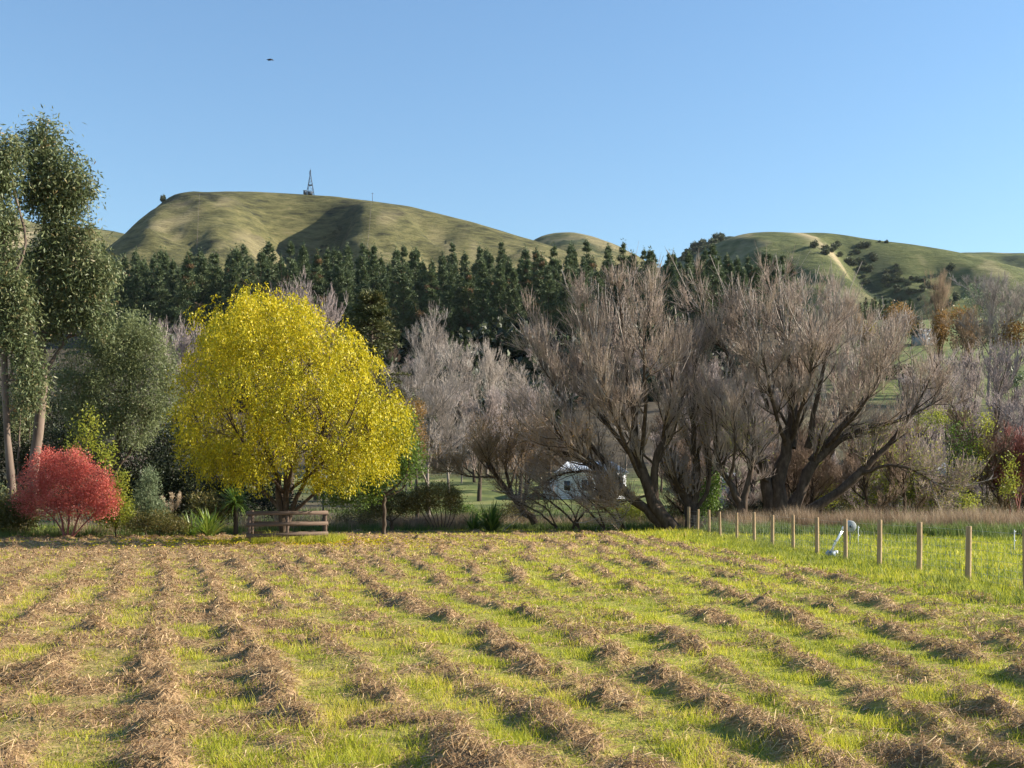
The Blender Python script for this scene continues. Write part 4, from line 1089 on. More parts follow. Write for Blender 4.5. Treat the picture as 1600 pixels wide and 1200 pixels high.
for i in range(84):
    px = rngt.uniform(560, 1250) if i < 66 else rngt.uniform(150, 330); D = rngt.uniform(118, 285)
    if D > 230 and rngt.uniform() < .5: D -= 90
    k = ['mauve', 'grey', 'mauve2', 'brown', 'grey2', 'tan'][rngt.choice(6, p=[.28, .16, .22, .2, .08, .06])]
    b_ = W(px, 0, D); gz = float(G(b_[0], b_[1])); h = rngt.uniform(4.5, 8.5)
    t = put_bare(k, 'bare twiggy tree in the grey thicket below the pine plantation', px, 0, HZ - (gz + h - CAM_H) / D * FPX, D, rngt.uniform(.9, 1.3), i, group='bare thicket below the pines')
for i in range(46):
    px = rngt.uniform(1385, 1640); D = rngt.uniform(80, 175)
    k = ['mauve', 'mauve2', 'brown', 'tan'][rngt.choice(4, p=[.4, .3, .25, .05])]
    b_ = W(px, 0, D); gz = float(G(b_[0], b_[1])); h = rngt.uniform(4.0, 6.5)
    t = put_bare(k, 'bare twiggy tree in the mauve brown brush on the right slope', px, 0, HZ - (gz + h - CAM_H) / D * FPX, D, rngt.uniform(1.0, 1.4), i, group='bare brush on the right slope')
for i in range(26):
    px = rngt.uniform(1045, 1470); D = rngt.uniform(71, 86)
    b_ = W(px, 0, D); gz = float(G(b_[0], b_[1])); h = rngt.uniform(3.2, 6.2)
    t = put_bare(['brown', 'mauve2', 'brown'][i % 3], 'leafless brown sapling in the thicket under the big willows', px, 0, HZ - (gz + h - CAM_H) / D * FPX, D, rngt.uniform(.9, 1.3), i, name='sapling', group='saplings under the big willows')
for i, (px, D, top) in enumerate([(1572, 74, 690), (1592, 73, 680), (1612, 75, 670), (1585, 78, 665)]):
    put_bare('red', ['reddish twiggy shrub nearest the dry grass at right', 'taller reddish twiggy shrub by the right edge', 'reddish twiggy shrub cut off by the right edge', 'reddish twiggy shrub behind the other red shrubs'][i], px, 810, top, D, 1.3, i, 'red_twig_shrub')

# leafy climbers / green shrubs right
for i, (cl, D, n, mat, lab) in enumerate([
      ([(1385, 725, 24, 34), (1372, 760, 26, 26), (1405, 770, 22, 24), (1350, 780, 22, 18)], 76, 3000, 'lime', 'yellow green shrub under the right willow limb'),
      ([(1425, 760, 14, 26), (1438, 782, 14, 14), (1432, 720, 10, 20)], 75, 1600, 'lime', 'hanging yellow green leaves right of the yellow green shrub'),
      ([(1490, 690, 9, 34), (1500, 735, 14, 30), (1488, 770, 14, 22), (1515, 700, 8, 34)], 73, 2600, 'green', 'dark trunk smothered in green climber leaves'),
      ([(1535, 680, 7, 32), (1542, 660, 5, 18), (1530, 710, 10, 18)], 73, 900, 'lime', 'bright climber leaves on a thin stem at right'),
      ([(1580, 735, 6, 26), (1576, 760, 8, 12)], 71, 700, 'lime', 'narrow strip of yellow leaves by the red twigs'),
      ([(1512, 790, 11, 9), (1518, 782, 8, 6)], 66, 500, 'lime', 'small bright yellow weed above the dry grass'),
      ([(1110, 770, 14, 26), (1118, 745, 10, 22), (1102, 790, 14, 14)], 70, 2600, 'green', 'green leafy shrub between the stumpy and forked willows'),
      ([(1140, 650, 10, 22), (1150, 690, 12, 26)], 80, 900, 'lime', 'scattered green leaves behind the forked willow'),
      ([(1270, 740, 14, 30), (1290, 770, 16, 22)], 78, 1500, 'lime', 'pale green undergrowth right of the largest trunk'),
      ([(1465, 650, 24, 14), (1500, 655, 20, 10), (1440, 660, 14, 10)], 88, 1600, 'lime', 'dull yellow shrub crown beneath the mauve trees')]):
    leafy('shrub', lab, 'shrub', D, cl, mat, n, .15, .06, (cl[0][0], 805), per=10, spread=.22, seed=400 + i, trunk_r=.05, droop=.3)

# ================================================================== rough grass and dry weeds along the edges
def tall_grass(name, label, mat, pts_fn, n, hmin, hmax, w, seed, lean=.3):
    rng = np.random.default_rng(seed)
    x, y, hs = pts_fn(rng, n)
    n = len(x)
    z = np.where(y < 78, field_h(x, y)[0], G(x, y)) - .02
    h = rng.uniform(hmin, hmax, n) * hs
    a = rng.uniform(0, 6.283, n); ww = w * rng.uniform(.6, 1.4, n)
    ln = rng.normal(0, lean, (n, 2)) * h[:, None]
    b = np.stack([x, y, z], -1); s = np.stack([np.cos(a) * ww, np.sin(a) * ww, 0 * a], -1)
    mid = b + np.c_[ln * .35, h * .6]; tip = b + np.c_[ln, h]
    V = np.stack([b - s, b + s, mid + s * .7, mid - s * .7, tip], 1).reshape(-1, 3)
    k = np.arange(n)[:, None] * 5
    c = np.clip(rng.normal(.4, .2, n) + .6 * (fbm(x * .9, y * .9, 2, seed) - .5), 0, 1)
    o = link(name, make_mesh(name, V, [k + np.array([[0, 1, 2, 3]]), k + np.array([[3, 2, 4]])], M[mat], {'rnd': ('FACE', np.r_[c, c])}))
    return tag(o, label, 'grass', kind='stuff')
def edge_y(x):   # far edge of the mown paddock
    return np.interp(x, [-40, -23, -14, -8, 0, 9, 12], [53, 55, 61, 67, 69, 66.5, 64])
def edge_pts(rng, n):
    x = rng.uniform(-36, 9.5, n); y = edge_y(x) + rng.gamma(2.0, 1.1, n) - .4 + (fbm(x / 1.5, x * 0, 2, 7) - .5) * 1.6
    return x, y, .35 + .9 * fbm(x / 1.2, y / 1.2, 3, 33) * np.clip((y - edge_y(x) + .8) / 2.0, .25, 1)
tall_grass('edge_grass', 'long rough grass along the far edge of the mown paddock', 'rough', edge_pts, 32000, .25, .75, .012, 61)
def under_pts(rng, n):
    x = rng.uniform(-34, 36, n); y = rng.uniform(66, 98, n); ok = y > edge_y(np.minimum(x, 9)) + 1.5
    return x[ok], y[ok], .5 + .7 * fbm(x[ok] / 2, y[ok] / 2, 2, 35)
tall_grass('under_grass', 'rough grass growing under the trees beyond the paddock', 'rough', under_pts, 26000, .15, .5, .016, 62)
def weeds_l(rng, n):
    x = np.r_[rng.uniform(-7.2, -2.2, n // 2), rng.uniform(-24, -7, n // 2)]; y = edge_y(x) + rng.uniform(.5, 3.0, len(x))
    ok = fbm(x / .8, y / .8, 2, 37) > np.where(x > -7.2, .42, .56)
    return x[ok], y[ok], .6 + .6 * fbm(x[ok] / 1., y[ok] / 1., 2, 38)
tall_grass('dry_weeds', 'pale dry weeds standing among the edge shrubs', 'dry', weeds_l, 16000, .5, 1.25, .008, 63, .18)
def weeds_m(rng, n):
    x = rng.uniform(-14, 12, n); y = edge_y(np.minimum(x, 9)) + 1.2 + rng.gamma(2.0, 2.6, n)
    ok = fbm(x / 1.1, y / 1.1, 2, 137) > .45
    return x[ok], y[ok], .5 + .8 * fbm(x[ok] / 1.3, y[ok] / 1.3, 2, 138)
tall_grass('brown_weeds', 'brown and straw coloured weeds under the leaning willows', 'dry', weeds_m, 22000, .3, .95, .009, 163, .25)
for i, (px, D, w, h, mat, lab) in enumerate([
      (560, 70, 34, 16, 'olive', 'low dull green scrub left of the darker olive shrub'), (725, 74, 22, 14, 'green', 'small green shrub left of the dark flax'),
      (800, 78, 30, 14, 'olive', 'low olive scrub behind the orange willow trunk'),
      (985, 76, 26, 16, 'lime', 'yellowish scrub beside the leaning willow trunk'), (1065, 76, 24, 20, 'olive', 'dull scrub behind the stumpy willow'),
      (1140, 78, 26, 20, 'olive', 'dull scrub behind the forked willow'), (1190, 76, 20, 18, 'dark', 'dark scrub against the largest willow trunk'),
      (1300, 80, 36, 22, 'olive', 'dull scrub under the lowest right willow limb'), (1345, 84, 36, 30, 'dark', 'dark thicket under the right willow limb'),
      (1455, 78, 34, 26, 'olive', 'dull scrub left of the green climber trunk'), (1550, 78, 34, 22, 'olive', 'dull scrub before the red twigs')]):
    z0 = float(G((px - 800) / FPX * D, D)); pb = HZ - (z0 - CAM_H) / D * FPX
    leafy('scrub', lab, 'scrub', D, [(px, pb - h, w, h), (px - w * .7, pb - h * .7, w * .6, h * .7), (px + w * .6, pb - h * .8, w * .6, h * .8), (px + w * .1, pb - h * 1.7, w * .5, h * .5)], mat, 3200, .13, .045, (px, pb), per=14, spread=.18, seed=600 + i, trunk_r=.05, up=.4)
def weeds_r(rng, n):
    x = rng.uniform(11.5, 36, n); y = np.interp(x, [11, 20, 36], [64, 58, 56]) + rng.gamma(2.2, 1.6, n)
    ok = fbm(x / 1.4, y / 1.4, 2, 39) > .33
    return x[ok], y[ok], .6 + .7 * fbm(x[ok] / 1.5, y[ok] / 1.5, 2, 40)
tall_grass('dry_grass', 'band of tall dry brown grass beyond the post fence', 'dry', weeds_r, 34000, .6, 1.5, .009, 64, .2)
def green_r(rng, n):
    x = rng.uniform(9.9, 34, n); y = np.interp(x, [9, 20, 36], [62, 55, 53]) + rng.normal(0, 1.1, n)
    ok = fbm(x / 1.3, y / 1.3, 2, 43) > .36
    return x[ok], y[ok], .5 + .8 * fbm(x[ok] / 1.3, y[ok] / 1.3, 2, 44)
tall_grass('green_grass', 'strip of thick green grass before the dry brown grass', 'rough', green_r, 20000, .3, .85, .012, 65)
def verge(rng, n):
    x = rng.normal(9.5, .8, n) ; y = rng.uniform(20, 66, n)
    ok = fbm(x / .7, y / 1.1, 3, 45) > .42
    return x[ok], y[ok], .5 + .9 * fbm(x[ok] / .8, y[ok] / .8, 2, 47)
tall_grass('verge_grass', 'unmown bright green grass at the feet of the posts', 'verge', verge, 22000, .08, .26, .008, 66)
def paddock_r(rng, n):
    x = rng.uniform(10, 30, n); y = rng.uniform(22, 58, n); ok = (x < .46 * y + 3) & (fbm(x / 1.1, y / 1.1, 3, 49) > .47)
    return x[ok], y[ok], .4 + .9 * fbm(x[ok] / .9, y[ok] / .9, 2, 51)
tall_grass('paddock_grass', 'tufted grass of the next paddock right of the fence', 'rough', paddock_r, 30000, .08, .34, .010, 67)
def guard_grass(rng, n):
    x = rng.uniform(-10.9, -7.1, n); y = rng.uniform(48.2, 52.5, n)
    return x, y, .5 + .9 * fbm(x / .6, y / .6, 2, 53)
tall_grass('guard_grass', 'uncut grass inside the timber tree guard', 'grass', guard_grass, 7000, .15, .45, .009, 68)
# fallen yellow leaves
rng = np.random.default_rng(71); n = 3000
r_ = rng.gamma(2, 1.5, n); a = rng.uniform(0, 6.283, n); x = -9.4 + r_ * np.cos(a) * 1.2 - 1; y = 50 + r_ * np.sin(a)
z = field_h(x, y)[0] + .05
V, F = leaf_quads(rng, np.stack([x, y, z], -1), np.stack([np.cos(a), np.sin(a), .15 + 0 * a], -1), .12, .06)
o = link('fallen_leaves', make_mesh('fallen_leaves', V, [F], M['yellow'], rnd_attr(rng, n))); tag(o, 'yellow leaves fallen on the ground beneath the weeping tree', 'leaves', kind='stuff')

# ================================================================== fence
FX = 9.7
def fence():
    rng = np.random.default_rng(81)
    root = thing('post_and_wire_fence', 'post and netting fence running away along the right of the paddock', 'fence', (FX, 23, 0))
    PY = [23.0, 25.9, 29.0, 32.2, 35.4, 38.6, 42.0, 45.4, 48.6, 52.4, 56.4, 59.8, 63.5, 66.8]
    tops = []
    for i, y in enumerate(PY):
        h = 1.22 + rng.normal(0, .03); rad = .062 * rng.uniform(.92, 1.08)
        mb = MB(); k = 10
        gz = float(field_h(FX, y)[0])
        tl = rng.normal(0, .012, 2)
        if i == len(PY) - 1: h += .1; rad *= 1.5
        mb.tube([(0, 0, -.3), (0, 0, .2), (tl[0] * .6, tl[1], .7), (tl[0], tl[1], h - .012), (tl[0], tl[1], h)], (rad * 1.04, rad * 1.03, rad, rad * .98, rad * .9), 12)
        o = mb.build('post', M['post'], root, False); o.location = (rng.normal(0, .02), y - 23, gz)
        me = o.data
        sm = np.array([p.normal.z ** 2 < .5 for p in me.polygons]); me.polygons.foreach_set('use_smooth', sm)
        tops.append(gz)
    zs = (.10, .24, .38, .54, .72, .90, 1.12)
    yy = np.linspace(22.0, 66.8, 60)
    gz = field_h(np.full_like(yy, FX), yy)[0]
    gs = np.convolve(np.pad(gz, 4, mode='edge'), np.ones(9) / 9, 'valid')
    for z in zs:
        mb = MB(); mb.tube(np.stack([np.full_like(yy, .068), yy - 23, gs + z], -1), .0028, 4); mb.build('wire', M['wire'], root)
    mb = MB()
    for y in np.arange(23.2, 66.8, .3):
        g0 = np.interp(y, yy, gs); mb.tube([(.068, y - 23, g0 + .10), (.068, y - 23, g0 + .90)], .0018, 3, False)
    o = mb.build('netting', M['wire'], root); o['kind'] = 'stuff'
    return root
fence()
for i, (px, py, D, lab) in enumerate([(1341, 848, 46, 'thin white electric fence stake near the silver tool'), (1585, 862, 40, 'thin white electric fence stake at the right edge')]):
    b = W(px, py, D); b[2] = float(field_h(b[0], b[1])[0])
    t_ = thing('fence_stake', lab, 'stake', b)
    MB().tube([(0, 0, -.1), (0, 0, .80)], .013, 6).build('rod', M['white'], t_, True)
    mb = MB(); mb.tube([(0, 0, .72), (.05, 0, .75)], .014, 5); mb.tube([(0, 0, .42), (.05, 0, .45)], .014, 5); mb.build('insulator', M['white'], t_)

# leaning silver tool by the fence
b = W(1300, 861, 37.2); b[2] = float(field_h(b[0], b[1])[0])
t_ = thing('leaning_tool', 'silver tubular tool with blue grey box leaning towards a post', 'garden tool', b)
MB().box((-.03, 0, .10), (.20, .22, .18), .2).build('motor_box', M['bluegrey'], t_)
MB().tube([(-.16, -.03, .02), (-.15, -.03, .12), (-.10, -.03, .22)], (.05, .07, .04), 8).build('guard', M['greyplastic'], t_, True)
MB().box((.11, 0, .17), (.08, .16, .09), .2).build('cap', M['white'], t_)
MB().tube([(-.10, -.06, .12), (.10, -.06, .50), (.30, -.05, .86)], .022, 8).build('tube', M['silver'], t_, True)
MB().tube([(-.02, .06, .14), (.16, .05, .48), (.34, .04, .80)], .018, 8).build('tube', M['silver'], t_, True)
MB().tube([(.285, -.08, .83), (.32, -.08, .95)], (.035, .03), 8).build('handle', M['white'], t_, True)
MB().box((.10, 0, .50), (.06, .16, .04)).build('bracket', M['greyplastic'], t_)
b = W(1328, 828, 44); gz_ = float(field_h(b[0], b[1])[0])
t_ = thing('grey_drum', 'grey round drum on a peg behind the fence post', 'drum', (b[0], b[1], gz_))
MB().tube([(0, 0, -.05), (0, 0, .62)], .02, 6).build('peg', M['steel'], t_, True)
mb = MB(); mb.tube([(0, -.10, .80), (0, -.08, .80), (0, .08, .80), (0, .10, .80)], (.19, .21, .21, .19), 18); mb.build('reel', M['greyplastic'], t_, True)
mb = MB(); mb.tube([(0, -.13, .80), (0, -.105, .80)], .05, 10); mb.build('hub', M['steel'], t_, True)

# ================================================================== white house beyond the willows
def house():
    D = 112.0; s = D / FPX
    b = W(930, 786, D); b[2] = float(G(b[0], b[1])) - .1
    root = thing('white_house', 'low white weatherboard house seen through the leaning willow', 'house', b)
    X = lambda px: (px - 930) * s
    x0, x1 = X(872), X(978); wz = 2.5; dp = 6.0
    MB().box(((x0 + x1) / 2, dp / 2, wz / 2), (x1 - x0, dp, wz)).build('wall', M['white'], root)
    for k in range(12):
        MB().box(((x0 + x1) / 2, -.012, .12 + k * .2), (x1 - x0 + .02, .03, .17)).build('weatherboard', M['white'], root)
    MB().box((X(861), 2.0, 1.0), (X(872) - X(850) - .05, 3.6, 2.1)).build('lean_to', M['white'], root)
    MB().box((X(861), 2.0, 2.09), (X(872) - X(850) + .1, 3.9, .08)).build('lean_to_roof', M['roofing'], root)
    e = .35
    v = np.array([[x0 - e, -e, wz], [x1 + e, -e, wz], [x1 + e, dp + e, wz], [x0 - e, dp + e, wz], [x0 + 1.0, dp / 2, wz + 1.15], [x1 - 1.0, dp / 2, wz + 1.15]])
    mb = MB(); mb.add(v, [[0, 1, 5, 4], [2, 3, 4, 5], [0, 3, 2, 1]]); mb.add(v, [[1, 2, 5], [3, 0, 4]])
    rf = mb.build('roof', M['roofing'], root)
    for k in range(26):
        f = (k + .5) / 26; xa = x0 - e + f * (x1 - x0 + 2 * e); xb = x0 + 1.0 + f * (x1 - x0 - 2.0)
        MB().tube([(xa, -e, wz + .03), (xb, dp / 2, wz + 1.18)], .03, 4).build('roof_rib', M['roofing'], rf)
    MB().box((X(886), -.035, 1.35), (.55, .05, .85)).build('window', M['glass'], root)
    for px in (918, 965):
        w = MB().box((X(px), -.03, 1.35), (1.1, .05, 1.0)).build('window', M['glass'], root)
        MB().box((X(px), -.06, .82), (1.25, .08, .06)).build('sill', M['white'], w)
        MB().box((X(px), -.06, 1.35), (.05, .03, 1.0)).build('mullion', M['white'], w)
    MB().box((X(938), -.03, 1.0), (.9, .05, 2.0)).build('door', M['greyplastic'], root)
house()
def shed(label, px0, px1, pyt, pyb, D, wall, roof):
    s = D / FPX; b = W((px0 + px1) / 2, pyb, D); b[2] = float(G(b[0], b[1])) - .1
    w = (px1 - px0) * s; top = W(0, pyt, D)[2] - b[2]
    root = thing('shed', label, 'shed', b)
    h = top * .72
    MB().box((0, 2, h / 2), (w, 4, h)).build('wall', M[wall], root)
    v = np.array([[-w / 2 - .2, -.2, h], [w / 2 + .2, -.2, h], [w / 2 + .2, 4.2, h], [-w / 2 - .2, 4.2, h], [-w / 2 - .2, 2, top], [w / 2 + .2, 2, top]])
    mb = MB(); mb.add(v, [[0, 1, 5, 4], [2, 3, 4, 5], [0, 3, 2, 1]]); mb.add(v, [[1, 2, 5], [3, 0, 4]]); mb.build('roof', M[roof], root)
    MB().box((0, -.03, h * .42), (w * .3, .05, h * .8)).build('door', M['greyplastic'], root)
shed('small pale shed glimpsed between the forked and largest willows', 1133, 1152, 738, 780, 100, 'greyplastic', 'roofing')
shed('bluish shed glimpsed behind the green climber trunk', 1470, 1490, 722, 770, 95, 'greyroof', 'roofing')
shed('grey roofed farmhouse beside the tall poplar on the slope', 1432, 1460, 512, 540, 300, 'greyplastic', 'greyroof')

# ================================================================== right slope: poplar, autumn trees, hedges
put_bare('poplar', 'tall narrow brown poplar on the right slope', 1468, 545, 428, 225, 1.0, 3, 'poplar_tree')
far_leafy = [
 ('autumn_tree', 'round orange autumn tree left of the poplar', [(1405, 490, 18, 16), (1395, 505, 14, 12), (1415, 505, 14, 12)], 232, 'orange', 2600, (1405, 540)),
 ('shrub', 'yellow brown leaves hugging the poplar foot', [(1472, 510, 10, 24), (1465, 525, 9, 14)], 222, 'orange', 1600, (1470, 545)),
 ('tree', 'dark evergreen tree beneath the bare skyline trees', [(1520, 520, 24, 20), (1500, 525, 14, 18), (1545, 525, 16, 16)], 222, 'dark', 2400, (1520, 550)),
 ('tree', 'grey green tree among the bare skyline trees', [(1525, 465, 20, 20), (1545, 480, 16, 18)], 232, 'greyleaf', 1700, (1530, 555)),
 ('tree', 'dark tree left of the small yellow bush', [(1335, 515, 12, 18), (1350, 520, 14, 14)], 236, 'dark', 1700, (1340, 545)),
 ('shrub', 'small bright yellow bush below the orange tree', [(1360, 513, 6, 6)], 234, 'yellow', 350, (1360, 540)),
 ('tree', 'dark tree between orange tree and farmhouse', [(1428, 512, 14, 14), (1385, 522, 14, 12)], 240, 'dark', 1700, (1428, 540)),
 ('tree', 'brown leaved tree right of the poplar', [(1500, 498, 14, 16), (1512, 512, 12, 12)], 218, 'orange', 1500, (1502, 550)),
 ('tree', 'brown leaved tree at far right slope', [(1585, 520, 18, 20), (1570, 535, 14, 12)], 205, 'orange', 1600, (1585, 560)),
 ('tree', 'small pale green orchard tree at right edge', [(1588, 590, 12, 8), (1580, 583, 8, 6)], 150, 'greyleaf', 700, (1588, 612)),
]
for i, (nm, lab, cl, D, mat, n, bp) in enumerate(far_leafy):
    leafy(nm, lab, 'tree' if 'tree' in nm else 'shrub', D, cl, mat, n, .42, .2, bp, per=9, spread=.45, seed=500 + i, trunk_r=.15)
def hedge(label, px0, px1, py, D, h, seed):
    rng = np.random.default_rng(seed)
    a = W(px0, py, D); b = W(px1, py, D + 6); n = 2600
    t = rng.uniform(0, 1, n); c = a[None] * (1 - t[:, None]) + b[None] * t[:, None]
    c[:, 2] = G(c[:, 0], c[:, 1]) + rng.uniform(.05, h, n); c += rng.normal(0, .35, (n, 3)) * [1, 1, .25]
    o0 = np.array([*((a + b) / 2)[:2], float(G((a[0] + b[0]) / 2, D + 3))])
    V, F = leaf_quads(rng, c - o0, rng.normal(size=(n, 3)) + [0, 0, .5], .45, .22)
    root = thing('hedge', label, 'hedge', o0)
    link('foliage', make_mesh('foliage', V, [F], M['dark'], rnd_attr(rng, n)), root)
    mb = MB()
    for k in range(9):
        p = a * (1 - k / 8) + b * k / 8 - o0; p[2] = float(G(p[0] + o0[0], p[1] + o0[1])) - o0[2]
        mb.tube([p - [0, 0, .1], p + [0, 0, h * .7]], .06, 5)
    mb.build('stems', M['bark_d'], root)
hedge('dark clipped hedge crossing the green paddock on the right slope', 1325, 1425, 555, 236, 2.6, 91)
# small dark pines behind, right
rng = np.random.default_rng(93)
for i, px in enumerate(np.linspace(1322, 1428, 15)):
    D = 400 + rng.normal(0, 5); b = W(px + rng.normal(0, 2), 500, D); v = rng.integers(len(PV))
    s = rng.uniform(.30, .42)
    t_ = thing('pine_tree', 'small dark pine in the row beneath the pale spur', 'pine tree', (b[0], b[1], float(G(b[0], b[1])) + .0), 'row of small pines below the spur')
    t_.scale = (s * 1.2, s * 1.2, s); t_.rotation_euler = (0, 0, rng.uniform(0, 6))
    link('crown', PV[v][0], t_); link('trunk', PV[v][1], t_)

# ================================================================== bushes on the hills
def bush_mesh(seed, n=700):
    rng = np.random.default_rng(seed)
    cl = [(np.array([rng.normal(0, .5), rng.normal(0, .5), 1.6 + rng.normal(0, .4)]), np.array([1.5, 1.5, 1.2]) * rng.uniform(.7, 1.1)) for _ in range(4)]
    p, o_, k = ell_points(rng, cl, n, .5, 8, .3)
    p[:, 2] = np.maximum(p[:, 2], .05)
    V, F = leaf_quads(rng, p, o_ + rng.normal(size=p.shape) * .7, .8, .45)
    crown = make_mesh('crown', V, [F], M['bush'], rnd_attr(rng, len(p)))
    mb = MB(); mb.tube([(0, 0, -.8), (.1, 0, .7), (0, 0, 1.8)], (.25, .18, .08), 6); V, Fs = mb.data()
    return crown, make_mesh('trunk', V, Fs, M['bark_d'])
BM = [bush_mesh(s) for s in range(4)]
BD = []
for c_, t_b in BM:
    c2 = c_.copy(); c2.materials.clear(); c2.materials.append(M['dark']); BD.append((c2, t_b))  # darker copy of the hill bushes, pine shade put into the leaf colour
def ray_hit(fn, px, py, d0, d1):
    D = np.arange(d0, d1, 1.0); p = np.stack([W(px, py, d) for d in D])
    z = fn(p[:, 0], p[:, 1])[0]; h = np.nonzero(z > p[:, 2])[0]
    i = h[0] if len(h) else int(np.argmax(z - p[:, 2]))
    return p[i, 0], p[i, 1], float(z[i])
def put_bush(fn, px, py, s, label, group, d0, d1, k, tall=1.0):
    x, y, z = ray_hit(fn, px, py, d0, d1)
    t = thing('hill_bush', label, 'bush', (x, y, z - .3), group)
    t.scale = (s, s, s * tall); t.rotation_euler = (0, 0, k * 1.3)
    c, tr = BM[k % 4]; link('crown', c, t); link('trunk', tr, t)
singles = [(1274, 388, 1.5, 'upper of the two dark bushes on the green hill spur'), (1290, 393, 1.5, 'lower of the two dark bushes on the green hill spur'), (1327, 414, 1.7, 'lone dark bush halfway down the green spur'),
           (1384, 443, 1.1, 'small dark bush low beside the pale spur'), (1487, 424, 1.6, 'lone dark tree on the right hand green slope'), (1385, 380, .8, 'tiny bush on the right skyline of the green hill'), (1374, 379, .6, 'tinier bush on the skyline left of another tiny bush')]
for k, (px, py, s, lab) in enumerate(singles): put_bush(hill3, px, py, s, lab, None, 660, 1010, k)
rng = np.random.default_rng(95)
for k in range(70):
    t = rng.uniform(0, 1); px = 1305 + 165 * t + rng.normal(0, 12 + 22 * t); py = 380 + 95 * t + rng.normal(0, 8)
    put_bush(hill3, px, py, rng.uniform(.6, 1.5), 'dark scrub bush in the gully right of the pale spur', 'scrub bushes of the gully', 660, 1005, k)
for k in range(46):
    px = rng.uniform(1068, 1135); py = np.interp(px, [1065, 1090, 1125, 1150], [397, 383, 370, 372]) + rng.uniform(0, 24)
    put_bush(hill5, px, py, rng.uniform(1.0, 1.9), 'dark bush crowding the wooded knob', 'bushes on the wooded knob', 900, 1185, k)
for k in range(9):
    t = rng.uniform(0, 1); px = 540 - 45 * t + rng.normal(0, 9); py = 338 + 60 * t + rng.normal(0, 4)
    put_bush(hill1, px, py, rng.uniform(.35, .7), 'low scrub bush in the shaded gully of the grassy hill', 'scrub in the shaded gully', 640, 905, k)
for k in range(96):  # dark bushes added to stand in for the shadow under the pines
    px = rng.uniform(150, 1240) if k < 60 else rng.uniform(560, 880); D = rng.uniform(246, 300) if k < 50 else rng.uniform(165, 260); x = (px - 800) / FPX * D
    t = thing('pine_shade_bush', 'added dark bush standing in for the shade at the foot of the pine plantation', 'bush', (x, D, float(G(x, D)) - .3), 'added dark bushes for the shade under the pines')
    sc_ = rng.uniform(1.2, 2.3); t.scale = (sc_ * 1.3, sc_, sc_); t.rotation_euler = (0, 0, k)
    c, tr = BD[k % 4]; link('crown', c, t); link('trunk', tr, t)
put_bush(hill1, 255, 313, 1.0, 'lone small tree on the left shoulder of the grassy hill', None, 700, 905, 1, 1.5)

# ================================================================== mast, huts, pole, hill fences
def crest_point(fn, px, Dc):
    D = np.arange(Dc - 80, Dc + 40, 1.0); x = (px - 800) / FPX * D; z = fn(x, D)[0]
    i = int(np.argmax((z - CAM_H) / D)); return float(x[i]), float(D[i]), float(z[i])
x, y, z = crest_point(hill1, 485, 900)
mast = thing('lattice_mast', 'steel lattice mast on top of the grassy hill', 'mast', (x, y, z))
Hm = 18.0; w0, w1 = 2.6, .35
legs = []
for sx, sy in ((-1, -1), (1, -1), (1, 1), (-1, 1)):
    MB().tube([(sx * w0, sy * w0, -.5), (sx * w1, sy * w1, Hm * .8), (sx * w1 * .7, sy * w1 * .7, Hm)], (.17, .14, .10), 5).build('leg', M['steel'], mast)
wz = lambda h: np.interp(h, [0, Hm * .8, Hm], [w0, w1, w1 * .7])
hs = [0, 3.8, 7, 9.8, 12.2, 14.2, 16, 17.6]
for a, b in zip(hs[:-1], hs[1:]):
    mb = MB(); wa, wb = wz(a), wz(b)
    c = [(-1, -1), (1, -1), (1, 1), (-1, 1)]
    for k in range(4):
        p, q = c[k], c[(k + 1) % 4]
        mb.tube([(p[0] * wa, p[1] * wa, a), (q[0] * wb, q[1] * wb, b)], .07, 4); mb.tube([(p[0] * wb, p[1] * wb, b), (q[0] * wb, q[1] * wb, b)], .08, 4)
    mb.build('brace', M['steel'], mast)
MB().tube([(0, 0, Hm * .95), (0, 0, Hm + 1.2)], .10, 5).build('antenna', M['steel'], mast)
MB().tube([(-.5, 0, Hm * .80), (-.5, 0, Hm * .95)], .22, 6).build('antenna', M['steel'], mast)
MB().box((0, 0, 7.0), (3.0, 3.0, .25)).build('platform', M['steel'], mast)
for px, w, h, lab in ((485, 3.6, 1.9, 'dark equipment hut under the lattice mast'), (477.5, 2.2, 2.4, 'dark equipment hut left of the lattice mast')):
    x, y, z = crest_point(hill1, px, 900)
    hb = thing('equipment_hut', lab, 'hut', (x, y - 2, z))
    MB().box((0, 0, h / 2 - .3), (w, 2.4, h)).build('wall', M['steel'], hb); MB().box((0, 0, h - .22), (w + .4, 2.8, .16)).build('roof', M['bluegrey'], hb)
    MB().box((w * .2, -1.22, h * .35), (.8, .06, h * .7)).build('door', M['bluegrey'], hb)
x, y, z = crest_point(hill1, 582, 900)
pole = thing('power_pole', 'thin pole with crossarm on the right shoulder of the hill', 'pole', (x, y, z))
MB().tube([(0, 0, -1), (0, 0, 6.0)], (.16, .12), 6).build('pole', M['bark_d'], pole)
MB().box((0, 0, 5.4), (1.6, .14, .16)).build('crossarm', M['bark_d'], pole)
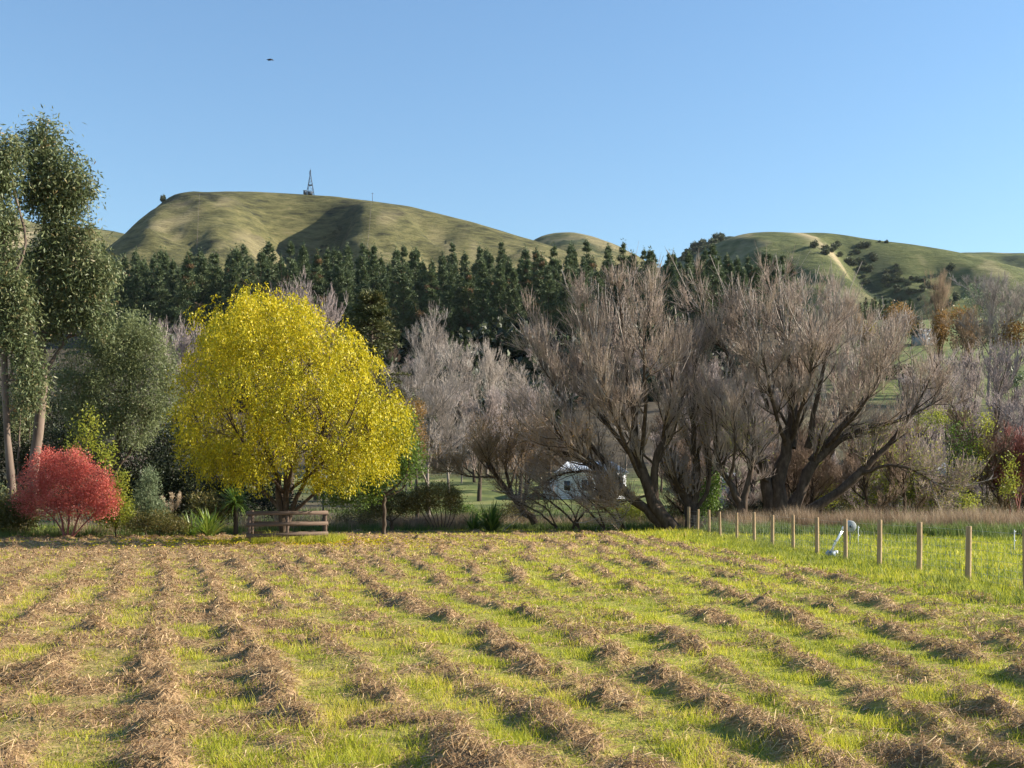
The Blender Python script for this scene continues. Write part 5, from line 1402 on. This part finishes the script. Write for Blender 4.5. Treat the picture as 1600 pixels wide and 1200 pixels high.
def hill_fence(label, pts):
    P = []
    for (pa, qa), (pb, qb) in zip(pts[:-1], pts[1:]):
        n = max(2, int(abs(qb - qa) / 2.6))
        for t in np.linspace(0, 1, n, endpoint=False): P.append(ray_hit(hill1, pa + (pb - pa) * t, qa + (qb - qa) * t, 620, 905))
    P = np.array(P); b = P[0]
    root = thing('hill_fence', label, 'fence', b)
    mb0 = MB(); mb0.box((0, 0, .55), (.12, .12, 1.5)); V, Fs = mb0.data(); pm = make_mesh('post', V, Fs, M['rail'])
    for p in P: link('post', pm, root, p - b)
    for h in (.5, 1.1): MB().tube(P - b + [0, 0, h], .02, 3, False).build('wire', M['wire'], root)
hill_fence('fence line of pale posts running down from the pole', [(580, 318), (578, 350), (575, 380), (572, 402)])
hill_fence('faint fence line down the left face of the hill', [(312, 306), (310, 340), (307, 400)])

# ================================================================== bird
b = W(423, 94, 60)
bird = thing('bird', 'small dark bird flying alone in the blue sky', 'bird', b)
mb = MB(); mb.tube([(-.14, 0, .0), (-.08, 0, .03), (.02, 0, .03), (.10, 0, .02), (.20, 0, .0)], (.01, .035, .045, .03, .012), 8); mb.build('body', M['bird'], bird, True)
for s_, dz in ((-1, .05), (1, -.14)):
    v = np.array([[-.06, 0, .04], [.06, 0, .04], [.05, s_ * .16, .06 + dz * .5], [-.05, s_ * .16, .06 + dz * .5], [.09, s_ * .30, .02 + dz], [.05, s_ * .30, .02 + dz]])
    v = np.r_[v, v - [0, 0, .012]]
    mb = MB(); mb.add(v, [[0, 1, 2, 3], [3, 2, 4, 5], [6, 9, 8, 7], [9, 11, 10, 8], [0, 3, 9, 6], [3, 5, 11, 9], [1, 7, 8, 2], [2, 8, 10, 4], [4, 10, 11, 5]]); mb.build('wing', M['bird'], bird)
bird.rotation_euler = (0, 0, R(200))
# ================================================================== air
m_, t_n, out_ = new_mat('thin_haze')
pv = t_n.nodes.new('ShaderNodeVolumePrincipled'); pv.inputs['Color'].default_value = (.82, .90, 1.0, 1); pv.inputs['Density'].default_value = .000022
t_n.links.new(pv.outputs[0], out_.inputs['Volume'])
hz = MB().box((0, 830, 170), (3500, 2200, 346)).build('haze', m_)
tag(hz, 'thin bluish air over the whole valley', 'haze', kind='stuff')
print('done, objects:', len(bpy.data.objects), 'tris ~', sum(len(m.polygons) for m in bpy.data.meshes) * 2)
